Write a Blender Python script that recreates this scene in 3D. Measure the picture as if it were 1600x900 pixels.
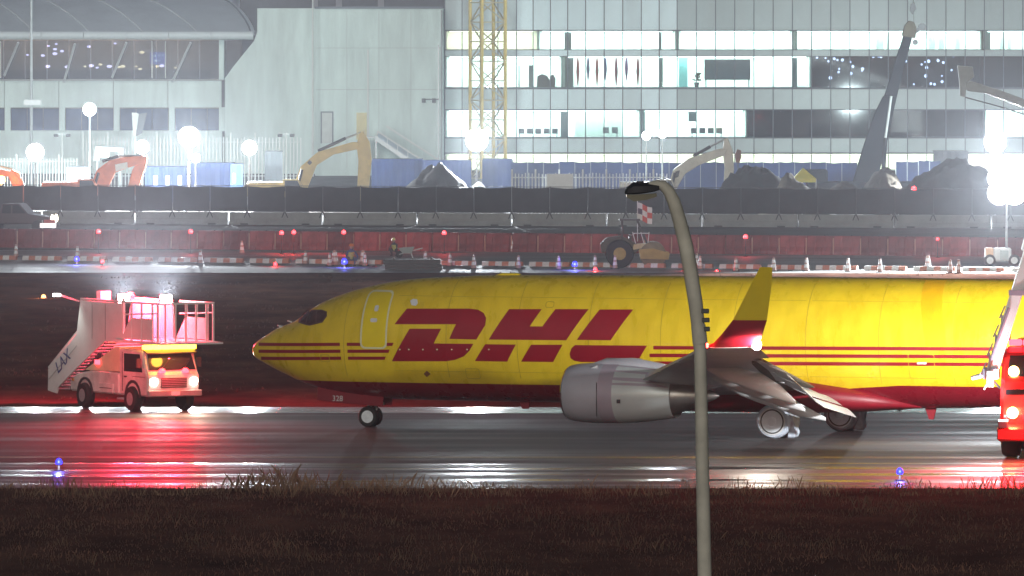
import bpy, bmesh, math, random
import numpy as np
from mathutils import Vector, Matrix
from mathutils import noise as mnoise

for o in list(bpy.data.objects):
    bpy.data.objects.remove(o, do_unlink=True)
SC = bpy.context.scene
COL = SC.collection
random.seed(7)
R = math.radians

# ------------------------------------------------------------------ camera
CAM_H = 14.2          # metres above the airfield (a viewing hill)
FPX = 14250.0         # focal length in pixels of a 1600 pixel wide frame
HOR = 2.0             # row of the horizon in that frame
cam = bpy.data.cameras.new('camera')
cam.sensor_width = 36.0
cam.lens = FPX / 1600.0 * 36.0
cam.shift_y = -(450.0 - HOR) / 1600.0
cam.clip_start = 1.0
cam.clip_end = 20000.0
cam_o = bpy.data.objects.new('camera', cam)
COL.objects.link(cam_o)
cam_o.location = (0, 0, CAM_H)
cam_o.rotation_euler = (R(90), 0, 0)
SC.camera = cam_o

# ------------------------------------------------------------------ sky, sun (apron flood glow), exposure
SUN_ELEV, SUN_AZ = R(14), R(-8)      # low soft light from behind the viewer
w = bpy.data.worlds.new('World')
SC.world = w
w.use_nodes = True
nt = w.node_tree
for n in list(nt.nodes):
    nt.nodes.remove(n)
sky = nt.nodes.new('ShaderNodeTexSky')
sky.sky_type = 'NISHITA'
sky.sun_disc = False
sky.sun_elevation = SUN_ELEV
sky.sun_rotation = math.pi - SUN_AZ
sky.air_density = 1.0
sky.dust_density = 2.0
bg = nt.nodes.new('ShaderNodeBackground')
bg.inputs['Strength'].default_value = 0.016
wo = nt.nodes.new('ShaderNodeOutputWorld')
nt.links.new(sky.outputs[0], bg.inputs['Color'])
nt.links.new(bg.outputs[0], wo.inputs['Surface'])

sl = bpy.data.lights.new('sun', 'SUN')
sl.energy = 0.72
sl.angle = R(10)
sl.color = (1.0, 0.985, 0.95)
so = bpy.data.objects.new('sun', sl)
COL.objects.link(so)
_d = Vector((-math.sin(SUN_AZ) * math.cos(SUN_ELEV), math.cos(SUN_AZ) * math.cos(SUN_ELEV), -math.sin(SUN_ELEV)))
so.rotation_euler = _d.to_track_quat('-Z', 'Y').to_euler()

vs = SC.view_settings
vs.view_transform = 'Standard'
vs.look = 'None'
vs.exposure = 0.0
vs.gamma = 1.0
vs.use_curve_mapping = False
cy = SC.cycles
cy.use_denoising = True
try:
    cy.denoiser = 'OPENIMAGEDENOISE'
except Exception:
    pass
cy.max_bounces = 6
cy.diffuse_bounces = 3
cy.glossy_bounces = 3
cy.transparent_max_bounces = 12
cy.volume_bounces = 0
cy.sample_clamp_indirect = 10.0
cy.sample_clamp_direct = 0.0
cy.use_light_tree = True


# ------------------------------------------------------------------ helpers
def at(px, py, d):
    """point at depth d (metres from the viewer) seen at a pixel of the 1600x900 photograph"""
    return Vector(((px - 800.0) * d / FPX, d, CAM_H - (py - HOR) * d / FPX))


def ground_d(py):
    return CAM_H * FPX / (py - HOR)


def on_ground(px, py):
    d = ground_d(py)
    return Vector(((px - 800.0) * d / FPX, d, 0.0))


class MB:
    def __init__(s):
        s.v, s.f = [], []

    def add(s, vs_, fs_):
        k = len(s.v)
        s.v += [tuple(p) for p in vs_]
        s.f += [tuple(i + k for i in f) for f in fs_]
        return s

    def box(s, c, size, rz=0.0, ry=0.0):
        hx, hy, hz = size[0] / 2, size[1] / 2, size[2] / 2
        m = Matrix.Rotation(rz, 3, 'Z') @ Matrix.Rotation(ry, 3, 'Y')
        pts = [m @ Vector((x, y, z)) + Vector(c) for x in (-hx, hx) for y in (-hy, hy) for z in (-hz, hz)]
        return s.add(pts, [(0, 1, 3, 2), (4, 6, 7, 5), (0, 4, 5, 1), (2, 3, 7, 6), (0, 2, 6, 4), (1, 5, 7, 3)])

    def lohi(s, a, b):
        return s.box([(a[i] + b[i]) / 2 for i in range(3)], [abs(b[i] - a[i]) for i in range(3)])

    def bar(s, p0, p1, wd, h=None, up=(0, 0, 1)):
        h = h or wd
        p0, p1 = Vector(p0), Vector(p1)
        z = (p1 - p0).normalized()
        u = Vector(up)
        if abs(z.dot(u)) > .98:
            u = Vector((0, 1, 0))
        x = z.cross(u).normalized()
        y = x.cross(z)
        pts = []
        for p in (p0, p1):
            for a_, b_ in ((-1, -1), (1, -1), (1, 1), (-1, 1)):
                pts.append(p + x * a_ * wd / 2 + y * b_ * h / 2)
        return s.add(pts, [(0, 1, 2, 3), (7, 6, 5, 4), (0, 4, 5, 1), (1, 5, 6, 2), (2, 6, 7, 3), (3, 7, 4, 0)])

    def loft(s, rings, caps=True, closed=True):
        n = len(rings[0])
        k = len(s.v)
        for r in rings:
            s.v += [tuple(p) for p in r]
        for i in range(len(rings) - 1):
            for j in range(n if closed else n - 1):
                j2 = (j + 1) % n
                s.f.append((k + i * n + j, k + i * n + j2, k + (i + 1) * n + j2, k + (i + 1) * n + j))
        if caps and closed:
            s.f.append(tuple(k + j for j in range(n)))
            s.f.append(tuple(k + (len(rings) - 1) * n + j for j in range(n)))
        return s

    def tube(s, pts, rad, n=10, caps=True):
        pts = [Vector(p) for p in pts]
        rs = rad if isinstance(rad, (list, tuple)) else [rad] * len(pts)
        rings = []
        t0 = (pts[1] - pts[0]).normalized()
        u = Vector((0, 0, 1)) if abs(t0.z) < .9 else Vector((1, 0, 0))
        x = t0.cross(u).normalized()
        for i, p in enumerate(pts):
            if i == 0:
                t = t0
            elif i == len(pts) - 1:
                t = (pts[-1] - pts[-2]).normalized()
            else:
                t = ((pts[i + 1] - p).normalized() + (p - pts[i - 1]).normalized()).normalized()
            x = (x - t * x.dot(t)).normalized()
            y = t.cross(x)
            rings.append([p + (x * math.cos(q) + y * math.sin(q)) * rs[i] for q in (2 * math.pi * j / n for j in range(n))])
        return s.loft(rings, caps)

    def cyl(s, p0, p1, r0, r1=None, n=14):
        return s.tube([p0, p1], [r0, r0 if r1 is None else r1], n)

    def lathe(s, prof, o=(0, 0, 0), axis='z', n=20):
        """prof: (radius, height) pairs"""
        rings = []
        for r, h in prof:
            ring = []
            for j in range(n):
                q = 2 * math.pi * j / n
                a_, b_ = r * math.cos(q), r * math.sin(q)
                p = {'z': (a_, b_, h), 'y': (a_, h, b_), 'x': (h, a_, b_)}[axis]
                ring.append((p[0] + o[0], p[1] + o[1], p[2] + o[2]))
            rings.append(ring)
        return s.loft(rings)

    def prism(s, poly, y0, y1):
        """outline in x,z pushed from y0 to y1"""
        n = len(poly)
        a_ = [(x, y0, z) for x, z in poly]
        b_ = [(x, y1, z) for x, z in poly]
        return s.add(a_ + b_, [tuple(range(n)), tuple(range(2 * n - 1, n - 1, -1))] +
                     [(i, (i + 1) % n, n + (i + 1) % n, n + i) for i in range(n)])

    def ball(s, c, r, n=10, m=7, sc=(1, 1, 1)):
        rings = []
        for i in range(m + 1):
            q = math.pi * (i + .02) / (m + .04)
            rings.append([(c[0] + r * sc[0] * math.sin(q) * math.cos(t), c[1] + r * sc[1] * math.sin(q) * math.sin(t), c[2] + r * sc[2] * math.cos(q))
                          for t in (2 * math.pi * j / n for j in range(n))])
        return s.loft(rings)

    def build(s, name, mat, parent=None, smooth=None, bevel=0.0, shift=None):
        me = bpy.data.meshes.new(name)
        v = s.v
        if shift is not None:
            v = [(p[0] - shift[0], p[1] - shift[1], p[2] - shift[2]) for p in v]
        me.from_pydata(v, [], s.f)
        bm = bmesh.new()
        bm.from_mesh(me)
        bmesh.ops.recalc_face_normals(bm, faces=bm.faces)
        if bevel:
            bmesh.ops.bevel(bm, geom=list(bm.edges), offset=bevel, segments=1, affect='EDGES', profile=.5, clamp_overlap=True)
        bm.to_mesh(me)
        bm.free()
        if smooth:
            me.shade_smooth()
            me.set_sharp_from_angle(angle=R(smooth))
        me.materials.append(mat)
        o = bpy.data.objects.new(name, me)
        COL.objects.link(o)
        o.parent = parent
        return o


def tag(o, label=None, cat=None, group=None, kind=None):
    if label:
        o['label'] = label
    if cat:
        o['category'] = cat
    if group:
        o['group'] = group
    if kind:
        o['kind'] = kind
    return o


def thing(name, label, cat, loc=(0, 0, 0), rz=0.0, group=None):
    o = bpy.data.objects.new(name, None)
    COL.objects.link(o)
    o.empty_display_size = .2
    o.location = loc
    o.rotation_euler = (0, 0, rz)
    return tag(o, label, cat, group)


def copy_obj(src, parent=None):
    c = src.copy()
    COL.objects.link(c)
    c.parent = parent
    return c


def copy_thing(root, loc, rz, label, group=None):
    r = root.copy()
    COL.objects.link(r)
    r.location = loc
    r.rotation_euler = (0, 0, rz)
    r['label'] = label
    if group:
        r['group'] = group
    for ch in list(root.children):
        c = copy_obj(ch, r)
        for g in list(ch.children):
            copy_obj(g, c)
    return r


def to_mesh_obj(o):
    """turn a text object into a plain mesh object in place"""
    bpy.context.view_layer.update()
    me = bpy.data.meshes.new_from_object(o.evaluated_get(bpy.context.evaluated_depsgraph_get()))
    n_ = bpy.data.objects.new(o.name, me)
    COL.objects.link(n_)
    n_.parent = o.parent
    n_.location, n_.rotation_euler = o.location, o.rotation_euler
    nm = o.name
    bpy.data.objects.remove(o)
    n_.name = nm
    return n_


_o1 = ['first', 'second', 'third', 'fourth', 'fifth', 'sixth', 'seventh', 'eighth', 'ninth', 'tenth', 'eleventh', 'twelfth', 'thirteenth',
       'fourteenth', 'fifteenth', 'sixteenth', 'seventeenth', 'eighteenth', 'nineteenth']


def ordinal(i):
    i += 1
    if i < 20:
        return _o1[i - 1]
    t, u = divmod(i, 10)
    tens = {2: 'twent', 3: 'thirt', 4: 'fort', 5: 'fift'}[t]
    return tens + 'ieth' if u == 0 else tens + 'y-' + _o1[u - 1]


def lamp(name, loc, power, color, parent=None, kind='POINT', aim=None, cone=120, radius=.15, blend=.6):
    l = bpy.data.lights.new(name, kind)
    l.energy = power
    l.color = color
    l.shadow_soft_size = radius
    o = bpy.data.objects.new(name, l)
    COL.objects.link(o)
    o.location = loc
    o.parent = parent
    if kind == 'SPOT':
        l.spot_size = R(cone)
        l.spot_blend = blend
        o.rotation_euler = Vector(aim).to_track_quat('-Z', 'Y').to_euler()
    return o


# ------------------------------------------------------------------ materials
MATS = {}


def mat(name, col, rough=.6, metal=0.0, var=.12, scale=2.0, bump=0.0, bscale=None, emit=None, estr=0.0, coat=0.0, spec=.5, stretch=(1, 1, 1), rvar=0.0, orand=0.0):
    if name in MATS:
        return MATS[name]
    m = bpy.data.materials.new(name)
    m.use_nodes = True
    n, l = m.node_tree.nodes, m.node_tree.links
    b = n['Principled BSDF']
    b.inputs['Base Color'].default_value = (*col, 1)
    b.inputs['Roughness'].default_value = rough
    b.inputs['Metallic'].default_value = metal
    b.inputs['Specular IOR Level'].default_value = spec
    if coat:
        b.inputs['Coat Weight'].default_value = coat
        b.inputs['Coat Roughness'].default_value = .08
    if emit:
        b.inputs['Emission Color'].default_value = (*emit, 1)
        b.inputs['Emission Strength'].default_value = estr
        m.cycles.emission_sampling = 'NONE'
    if var or bump or rvar:
        tc = n.new('ShaderNodeTexCoord')
        mp = n.new('ShaderNodeMapping')
        mp.inputs['Scale'].default_value = stretch
        l.new(tc.outputs['Object'], mp.inputs['Vector'])
        nz = n.new('ShaderNodeTexNoise')
        nz.inputs['Scale'].default_value = scale
        nz.inputs['Detail'].default_value = 5
        nz.inputs['Roughness'].default_value = .6
        l.new(mp.outputs[0], nz.inputs['Vector'])
        if var:
            rp = n.new('ShaderNodeValToRGB')
            rp.color_ramp.elements[0].position = .3
            rp.color_ramp.elements[1].position = .7
            rp.color_ramp.elements[0].color = (*[c * (1 - var) for c in col], 1)
            rp.color_ramp.elements[1].color = (*[min(1, c * (1 + var)) for c in col], 1)
            l.new(nz.outputs['Fac'], rp.inputs['Fac'])
            l.new(rp.outputs['Color'], b.inputs['Base Color'])
        if rvar:
            mr = n.new('ShaderNodeMapRange')
            mr.inputs['From Min'].default_value = .3
            mr.inputs['From Max'].default_value = .7
            mr.inputs['To Min'].default_value = max(.02, rough - rvar)
            mr.inputs['To Max'].default_value = min(1, rough + rvar)
            l.new(nz.outputs['Fac'], mr.inputs['Value'])
            l.new(mr.outputs[0], b.inputs['Roughness'])
        if bump:
            nb = n.new('ShaderNodeTexNoise')
            nb.inputs['Scale'].default_value = bscale or scale * 4
            nb.inputs['Detail'].default_value = 4
            l.new(mp.outputs[0], nb.inputs['Vector'])
            bp = n.new('ShaderNodeBump')
            bp.inputs['Strength'].default_value = min(1, bump)
            bp.inputs['Distance'].default_value = .05
            l.new(nb.outputs['Fac'], bp.inputs['Height'])
            l.new(bp.outputs[0], b.inputs['Normal'])
    if orand:
        oi = n.new('ShaderNodeObjectInfo')
        mr2 = n.new('ShaderNodeMapRange')
        mr2.inputs['To Min'].default_value = 1 - orand
        mr2.inputs['To Max'].default_value = 1 + orand
        l.new(oi.outputs['Random'], mr2.inputs['Value'])
        hs = n.new('ShaderNodeHueSaturation')
        l.new(mr2.outputs[0], hs.inputs['Value'])
        hs.inputs['Color'].default_value = (*col, 1)
        if var:
            l.new(rp.outputs['Color'], hs.inputs['Color'])
        l.new(hs.outputs[0], b.inputs['Base Color'])
    MATS[name] = m
    return m


def glow(name, col, strength):
    return mat(name, (.02, .02, .02), rough=.4, var=0, emit=col, estr=strength)


def glass_mat(name, tint=(.75, .85, .85), refl=.1):
    """thin window pane: mostly clear, with a real reflection"""
    if name in MATS:
        return MATS[name]
    m = bpy.data.materials.new(name)
    m.use_nodes = True
    n, l = m.node_tree.nodes, m.node_tree.links
    n.remove(n['Principled BSDF'])
    t = n.new('ShaderNodeBsdfTransparent')
    t.inputs[0].default_value = (*tint, 1)
    g = n.new('ShaderNodeBsdfGlossy')
    g.inputs['Roughness'].default_value = .03
    mx = n.new('ShaderNodeMixShader')
    mx.inputs[0].default_value = refl
    l.new(t.outputs[0], mx.inputs[1])
    l.new(g.outputs[0], mx.inputs[2])
    l.new(mx.outputs[0], n['Material Output'].inputs['Surface'])
    MATS[name] = m
    return m


WHITE = mat('white_paint', (.72, .74, .72), .5, var=.08, scale=1.2)
DARK = mat('dark_steel', (.035, .035, .04), .5, var=.2)
STEEL = mat('galvanised_steel', (.42, .43, .44), .45, metal=.4, var=.12, scale=4)
RUBBER = mat('black_rubber', (.02, .02, .021), .8, var=.2, scale=6)
YELL = mat('machine_yellow', (.58, .43, .13), .55, var=.15, scale=1.5)
CREAM = mat('machine_cream', (.62, .60, .50), .5, var=.12, scale=1.5)
ORNG = mat('machine_orange', (.62, .17, .07), .5, var=.15, scale=1.5)
GLASSD = mat('dark_glass', (.015, .018, .022), .08, var=0)

# ================================================================== SETTING
def sheet(name, pts, z, mat_, kind='structure', label=None, cat=None, cuts=0):
    mb = MB()
    mb.add([(p[0], p[1], z) for p in pts], [tuple(range(len(pts)))])
    o = mb.build(name, mat_)
    if o.data.polygons[0].normal.z < 0:
        o.data.flip_normals()
    return tag(o, label, cat, kind=kind)


def ground_mat(name, ramp, rough, rrange, sc_col, sc_rough, st, spec=.5, bump=.0, bsc=6, rlo=.38):
    """ramp: list of (pos, colour); streaky colour and wetness in world metres"""
    m = bpy.data.materials.new(name)
    m.use_nodes = True
    n, l = m.node_tree.nodes, m.node_tree.links
    b = n['Principled BSDF']
    b.inputs['Specular IOR Level'].default_value = spec
    tc = n.new('ShaderNodeTexCoord')
    mp = n.new('ShaderNodeMapping')
    mp.inputs['Scale'].default_value = st
    l.new(tc.outputs['Object'], mp.inputs['Vector'])
    a_ = n.new('ShaderNodeTexNoise')
    a_.inputs['Scale'].default_value = sc_col
    a_.inputs['Detail'].default_value = 7
    a_.inputs['Roughness'].default_value = .65
    l.new(mp.outputs[0], a_.inputs['Vector'])
    rp = n.new('ShaderNodeValToRGB')
    el = rp.color_ramp.elements
    while len(el) < len(ramp):
        el.new(.5)
    for e, (p, c) in zip(el, ramp):
        e.position = p
        e.color = (*c, 1)
    l.new(a_.outputs['Fac'], rp.inputs['Fac'])
    l.new(rp.outputs['Color'], b.inputs['Base Color'])
    r_ = n.new('ShaderNodeTexNoise')
    r_.inputs['Scale'].default_value = sc_rough
    r_.inputs['Detail'].default_value = 4
    mp2 = n.new('ShaderNodeMapping')
    mp2.inputs['Scale'].default_value = st
    mp2.inputs['Location'].default_value = (13.1, 5.7, 0)
    l.new(tc.outputs['Object'], mp2.inputs['Vector'])
    l.new(mp2.outputs[0], r_.inputs['Vector'])
    mr = n.new('ShaderNodeMapRange')
    mr.inputs['From Min'].default_value = rlo
    mr.inputs['From Max'].default_value = rlo + .24
    mr.inputs['To Min'].default_value = rrange[0]
    mr.inputs['To Max'].default_value = rrange[1]
    l.new(r_.outputs['Fac'], mr.inputs['Value'])
    l.new(mr.outputs[0], b.inputs['Roughness'])
    if bump:
        nb = n.new('ShaderNodeTexNoise')
        nb.inputs['Scale'].default_value = bsc
        nb.inputs['Detail'].default_value = 5
        l.new(tc.outputs['Object'], nb.inputs['Vector'])
        bp = n.new('ShaderNodeBump')
        bp.inputs['Strength'].default_value = bump
        bp.inputs['Distance'].default_value = .03
        l.new(nb.outputs['Fac'], bp.inputs['Height'])
        l.new(bp.outputs[0], b.inputs['Normal'])
    return m


SOIL = ground_mat('bare_soil', [(.3, (.045, .036, .030)), (.7, (.09, .075, .06))], .9, (.8, .95), .6, .4, (1, .4, 1), spec=.2)
LAWN = ground_mat('dry_lawn', [(.3, (.065, .033, .026)), (.5, (.14, .072, .054)), (.72, (.24, .13, .09))], .9, (.85, 1), .35, .3, (1, .35, 1), spec=0)
ASPH = ground_mat('wet_asphalt', [(.25, (.034, .031, .032)), (.5, (.058, .053, .054)), (.75, (.085, .078, .078))], .4, (.55, .8), .5, .35, (.12, 1, 1), spec=.14, bump=.25)
PUDD = ground_mat('soaked_asphalt', [(.3, (.015, .015, .016)), (.7, (.035, .033, .035))], .2, (.07, .62), .5, .55, (.13, 1, 1), spec=.45, bump=.12, rlo=.335)
CONC = ground_mat('wet_concrete', [(.3, (.16, .16, .155)), (.7, (.26, .26, .25))], .4, (.10, .24), .4, .3, (.1, 1, 1), spec=.5, bump=.1)
APRON = ground_mat('apron_concrete', [(.3, (.20, .20, .19)), (.7, (.32, .32, .30))], .6, (.5, .75), .4, .3, (.3, 1, 1), spec=.3)

sheet('ground', [(-4000, -500), (4000, -500), (4000, 9000), (-4000, 9000)], 0.0, SOIL)
sheet('infield_grass', [(-300, 318), (300, 318), (300, 471), (-300, 482)], .004, LAWN)
sheet('verge_grass', [(-200, 60), (200, 60), (200, 264), (-200, 267.5)], .004, LAWN)
sheet('taxiway', [(-300, 267.4), (300, 264), (300, 311.5), (-300, 317.0)], .008, ASPH)
sheet('taxiway_gutter', [(-300, 267.5), (300, 264.1), (300, 279.0), (-300, 281.6)], .012, PUDD)
sheet('taxiway_shoulder', [(-300, 317.1), (300, 311.6), (300, 316.4), (-300, 321.6)], .008, CONC)
sheet('far_taxiway', [(-300, 482.1), (300, 471.1), (300, 509), (-300, 530)], .008, APRON)
LINEY = mat('yellow_line_paint', (.55, .40, .06), .5, var=.25, scale=.8)
LINEW = mat('white_line_paint', (.7, .7, .68), .14, var=.25, scale=.8)
for i, (a_, b_) in enumerate(((284.6, 281.9), (285.2, 282.5))):
    sheet('taxiway_edge_line', [(-200, a_), (200, b_), (200, b_ + .15), (-200, a_ + .15)], .016, LINEY)
sheet('shoulder_line', [(-200, 317.4), (200, 313.6), (200, 313.9), (-200, 317.7)], .014, LINEW)


# ------------------------------------------------------------------ grass
def blades(name, x0, x1, y0, y1, count, h0, h1, wid, mat_, label, clump=.6, seed=1, edge=None):
    rg = np.random.default_rng(seed)
    nc = max(1, count // 14)
    cx, cy_ = rg.uniform(x0, x1, nc), rg.uniform(y0, y1, nc)
    ch = rg.uniform(.55, 1.25, nc) * (0.75 + .35 * np.sin(cx * .9 + cy_ * .23) * np.sin(cx * .31 + 1.3))
    idx = rg.integers(0, nc, count)
    px = cx[idx] + rg.normal(0, clump, count)
    py = cy_[idx] + rg.normal(0, clump, count)
    h = rg.uniform(h0, h1, count) * np.clip(ch[idx], .3, 1.5)
    ang = rg.uniform(0, math.tau, count)
    lean = rg.normal(0, .3, (count, 2)) * h[:, None]
    ww = wid * rg.uniform(.6, 1.4, count)
    dx, dy = np.cos(ang) * ww, np.sin(ang) * ww
    v = np.zeros((count, 4, 3))
    v[:, 0] = np.stack([px - dx, py - dy, np.zeros(count)], 1)
    v[:, 1] = np.stack([px + dx, py + dy, np.zeros(count)], 1)
    v[:, 2] = np.stack([px + lean[:, 0] * .4 + dx * .7, py + lean[:, 1] * .4 + dy * .7, h * .62], 1)
    v[:, 3] = np.stack([px + lean[:, 0], py + lean[:, 1], h], 1)
    f = np.zeros((count, 2, 3), int)
    k = np.arange(count) * 4
    f[:, 0] = np.stack([k, k + 1, k + 2], 1)
    f[:, 1] = np.stack([k, k + 2, k + 3], 1)
    me = bpy.data.meshes.new(name)
    me.from_pydata(v.reshape(-1, 3).tolist(), [], f.reshape(-1, 3).tolist())
    me.materials.append(mat_)
    o = bpy.data.objects.new(name, me)
    COL.objects.link(o)
    return tag(o, label, 'grass', kind='stuff')


GR1 = mat('grass_blades', (.15, .08, .055), .9, var=.65, scale=.22, spec=.1)
GR3 = mat('verge_weed_stems', (.14, .088, .058), .9, var=.4, scale=.5, spec=.1)
GR2 = mat('tall_grass_stems', (.26, .17, .11), .9, var=.35, scale=.8, spec=.1)
blades('grass', -19, 19, 222, 266, 36000, .03, .17, .011, GR1, 'short dry grass of the dark verge in front of the taxiway', seed=3)
blades('tall_grass', -19, 19, 261.0, 267.2, 4800, .05, .42, .007, GR2, 'taller pale weeds along the taxiway edge', clump=.25, seed=5)
for i_, (xa_, xb_, n_b, hh_) in enumerate(((-8.2, -3.2, 420, .75), (-15.5, -12.8, 120, .4), (-2.4, -1.2, 90, .45), (.3, 1.6, 70, .35))):
    blades('tall_grass', xa_, xb_, 263.6, 266.4, n_b, .2, hh_, .008, GR2, ['widest patch of feathery pale grass heads left of centre on the verge', 'small patch of pale grass heads at the left end of the verge', 'small patch of pale grass heads below the nose wheel', 'thin patch of pale grass heads below the red lettering'][i_], clump=.35, seed=8 + i_)
blades('verge_weeds', -19, 19, 228, 263, 3000, .10, .34, .008, GR3, 'scattered taller pale weeds on the dark verge', clump=.22, seed=21)
blades('infield_tufts', -22, 22, 325, 478, 7000, .04, .12, .02, GR1, 'dark rough grass of the infield behind the aircraft', seed=9)

# ================================================================== TERMINAL
TD = 750.0
TS = FPX / TD


def tx(px):
    return (px - 800.0) / TS


def tz(py):
    return CAM_H - (py - HOR) / TS


PANEL_A = mat('pale_spandrel_glass', (.66, .80, .86), .25, var=.12, scale=.5, orand=.10)
PANEL_B = mat('grey_spandrel_glass', (.38, .46, .48), .25, var=.12, scale=.5, orand=.10)
MULL = mat('mullion_metal', (.10, .12, .15), .5, var=.05)
PANE = glass_mat('window_glass')
PANED = glass_mat('dark_window_glass', (.4, .45, .5), .06)  # tint darkened so that rooms without light read dark
ROOMW = mat('room_wall', (.80, .84, .80), .8, var=.12, scale=.25)
ROOMD = mat('unlit_room_wall', (.035, .042, .05), .8, var=.3, scale=.3)  # same wall, the dark of a room without light put into its colour
FLOORM = mat('room_floor', (.35, .36, .36), .6, var=.1)
CEIL = mat('ceiling_light_panel', (.8, .8, .8), .5, var=0, emit=(.93, 1.0, .96), estr=10.0)
CEIL.cycles.emission_sampling = 'FRONT_BACK'
CEILW = mat('warm_ceiling_light_panel', (.8, .8, .8), .5, var=0, emit=(1.0, .86, .62), estr=7.0)
CEILW.cycles.emission_sampling = 'FRONT_BACK'

glassb = thing('terminal_building', 'long glass fronted terminal building with lit window bands behind the building site', 'building', (0, TD, 0))
edges = [695, 722, 750, 778, 807, 833, 860, 887, 915, 944, 973, 1002, 1030, 1058] + [1058 + 30.0 * k for k in range(1, 21)]
rows = [  # (top row, bottom row, kind)
    (-165, -100, 'pane'), (-97, -3, 'panel'), (0, 46.5, 'panel'), (48, 78, 'pane'), (78.6, 87.4, 'panel'), (88, 137, 'pane'),
    (139.5, 170.5, 'panel'), (172, 215, 'pane'), (216.5, 238, 'panel'), (240, 266, 'pane')]
unit = MB().box((0, 0, 0), (1, 1, 1)).build('panel', PANEL_A, glassb)
UNIT_ME = unit.data


def scaled_box(name, a, b, m, parent, src_mesh={}):
    """box made as a scaled copy of one shared cube mesh per material"""
    key = m.name
    if key not in src_mesh:
        me = UNIT_ME.copy()
        me.materials.clear()
        me.materials.append(m)
        src_mesh[key] = me
    o = bpy.data.objects.new(name, src_mesh[key])
    COL.objects.link(o)
    o.parent = parent
    o.location = [(a[i] + b[i]) / 2 for i in range(3)]
    o.scale = [max(.002, abs(b[i] - a[i])) for i in range(3)]
    return o


rg = random.Random(4)
BLIND = mat('window_blind', (.55, .58, .54), .7, var=.1, orand=.25)
for r0, r1, kd in rows:
    z1, z0 = tz(r0), tz(r1)
    for i in range(len(edges) - 1):
        e0, e1 = edges[i], edges[i + 1]
        x0, x1 = tx(e0) + .035, tx(e1) - .035
        if kd == 'panel':
            yo = rg.uniform(-.012, .012)
            m = PANEL_A if e0 < 1050 and e0 > 800 else PANEL_B
            scaled_box('panel', (x0, -.05 + yo, z0), (x1, .10, z1), m, glassb)
        else:
            dark = (r0 == 88 and e0 >= 1266) or (r0 == 172 and 1165 < e0 < 1535)
            scaled_box('pane', (x0, .02, z0), (x1, .034, z1), PANED if dark else PANE, glassb)
for e in edges:
    scaled_box('mullion', (tx(e) - .04, -.08, 0), (tx(e) + .04, .14, tz(-165)), MULL, glassb)
for r0, r1 in ((46.6, 47.9), (137.1, 139.4), (170.6, 171.9), (215.1, 216.4), (238.1, 239.9), (-2.9, -.1), (-100, -97.1)):
    scaled_box('transom', (tx(695), -.04, tz(r1)), (tx(edges[-1]), .12, tz(r0)), MULL, glassb)
bpy.data.objects.remove(unit)
XE = edges[-1]


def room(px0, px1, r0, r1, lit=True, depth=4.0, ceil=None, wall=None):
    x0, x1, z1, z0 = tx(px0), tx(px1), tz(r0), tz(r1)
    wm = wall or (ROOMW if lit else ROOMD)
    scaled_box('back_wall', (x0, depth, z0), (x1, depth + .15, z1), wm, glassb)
    scaled_box('side_wall', (x0 - .06, .2, z0), (x0 + .06, depth, z1), wm, glassb)
    scaled_box('side_wall', (x1 - .06, .2, z0), (x1 + .06, depth, z1), wm, glassb)
    scaled_box('floor_slab', (x0, .15, z0 - .08), (x1, depth, z0), FLOORM, glassb)
    if lit:
        scaled_box('ceiling_light', (x0 + .3, .6, z1 - .04), (x1 - .3, depth - .3, z1), ceil or CEIL, glassb)
    scaled_box('ceiling_slab', (x0, .15, z1 + .01), (x1, depth, z1 + .09), FLOORM, glassb)


room(697, 840, 49, 77, ceil=CEILW)
room(842, 1056, 49, 77)
room(1060, 1240, 49, 77)
room(1242, 1533, 49, 77)
room(1538, XE - 2, 49, 77)
room(697, 880, 89, 136)
room(882, 1266, 89, 136)
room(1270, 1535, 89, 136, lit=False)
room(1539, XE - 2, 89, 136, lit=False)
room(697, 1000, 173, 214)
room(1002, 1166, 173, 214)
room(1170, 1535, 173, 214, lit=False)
room(1539, XE - 2, 173, 214)
room(697, XE - 2, 241, 265, ceil=CEILW, depth=5)
room(697, 1150, -163, -101, depth=4)
room(1154, XE - 2, -163, -101, depth=4)
scaled_box('roof_slab', (tx(693), -.3, tz(-166)), (tx(XE + 2), 18, tz(-175)), FLOORM, glassb)
scaled_box('rear_wall', (tx(693), 17.8, 0), (tx(XE + 2), 18, tz(-166)), FLOORM, glassb)
scaled_box('end_wall', (tx(XE) + .05, 0, 0), (tx(XE) + .3, 18, tz(-166)), PANEL_B, glassb)
COLM = mat('interior_column_grey', (.20, .25, .26), .7, var=.1)
for p0, p1, r0, r1 in ((877, 896, 88.5, 136.5), (882, 893, 48.5, 77.5), (1030, 1036, 88.5, 136.5), (1030, 1034, 48.5, 77.5), (1238, 1246, 48.5, 77.5), (1238, 1246, 88.5, 136.5),
                       (876, 887, 172.5, 214.5), (1003, 1008, 172.5, 214.5), (1076, 1088, 174, 190), (810, 812, 102, 136), (826, 834, 102, 136), (1540, 1548, 48.5, 77.5)):
    scaled_box('column', (tx(p0), .7, tz(r1)), (tx(p1), 1.3, tz(r0)), COLM, glassb)
TEAL = mat('teal_wall_panel', (.25, .62, .62), .5, var=.05)
scaled_box('teal_panel', (tx(1061), 1.6, tz(136)), (tx(1075), 1.7, tz(89)), TEAL, glassb)
GREENW = mat('grey_green_partition', (.55, .62, .58), .6, var=.1)
for p0, p1 in ((1370, 1382), (1386, 1391), (1452, 1463), (1468, 1477), (1494, 1502), (1564, 1572), (1576, 1582)):
    scaled_box('partition', (tx(p0), 1.8, tz(77)), (tx(p1), 1.9, tz(54)), GREENW, glassb)
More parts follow.
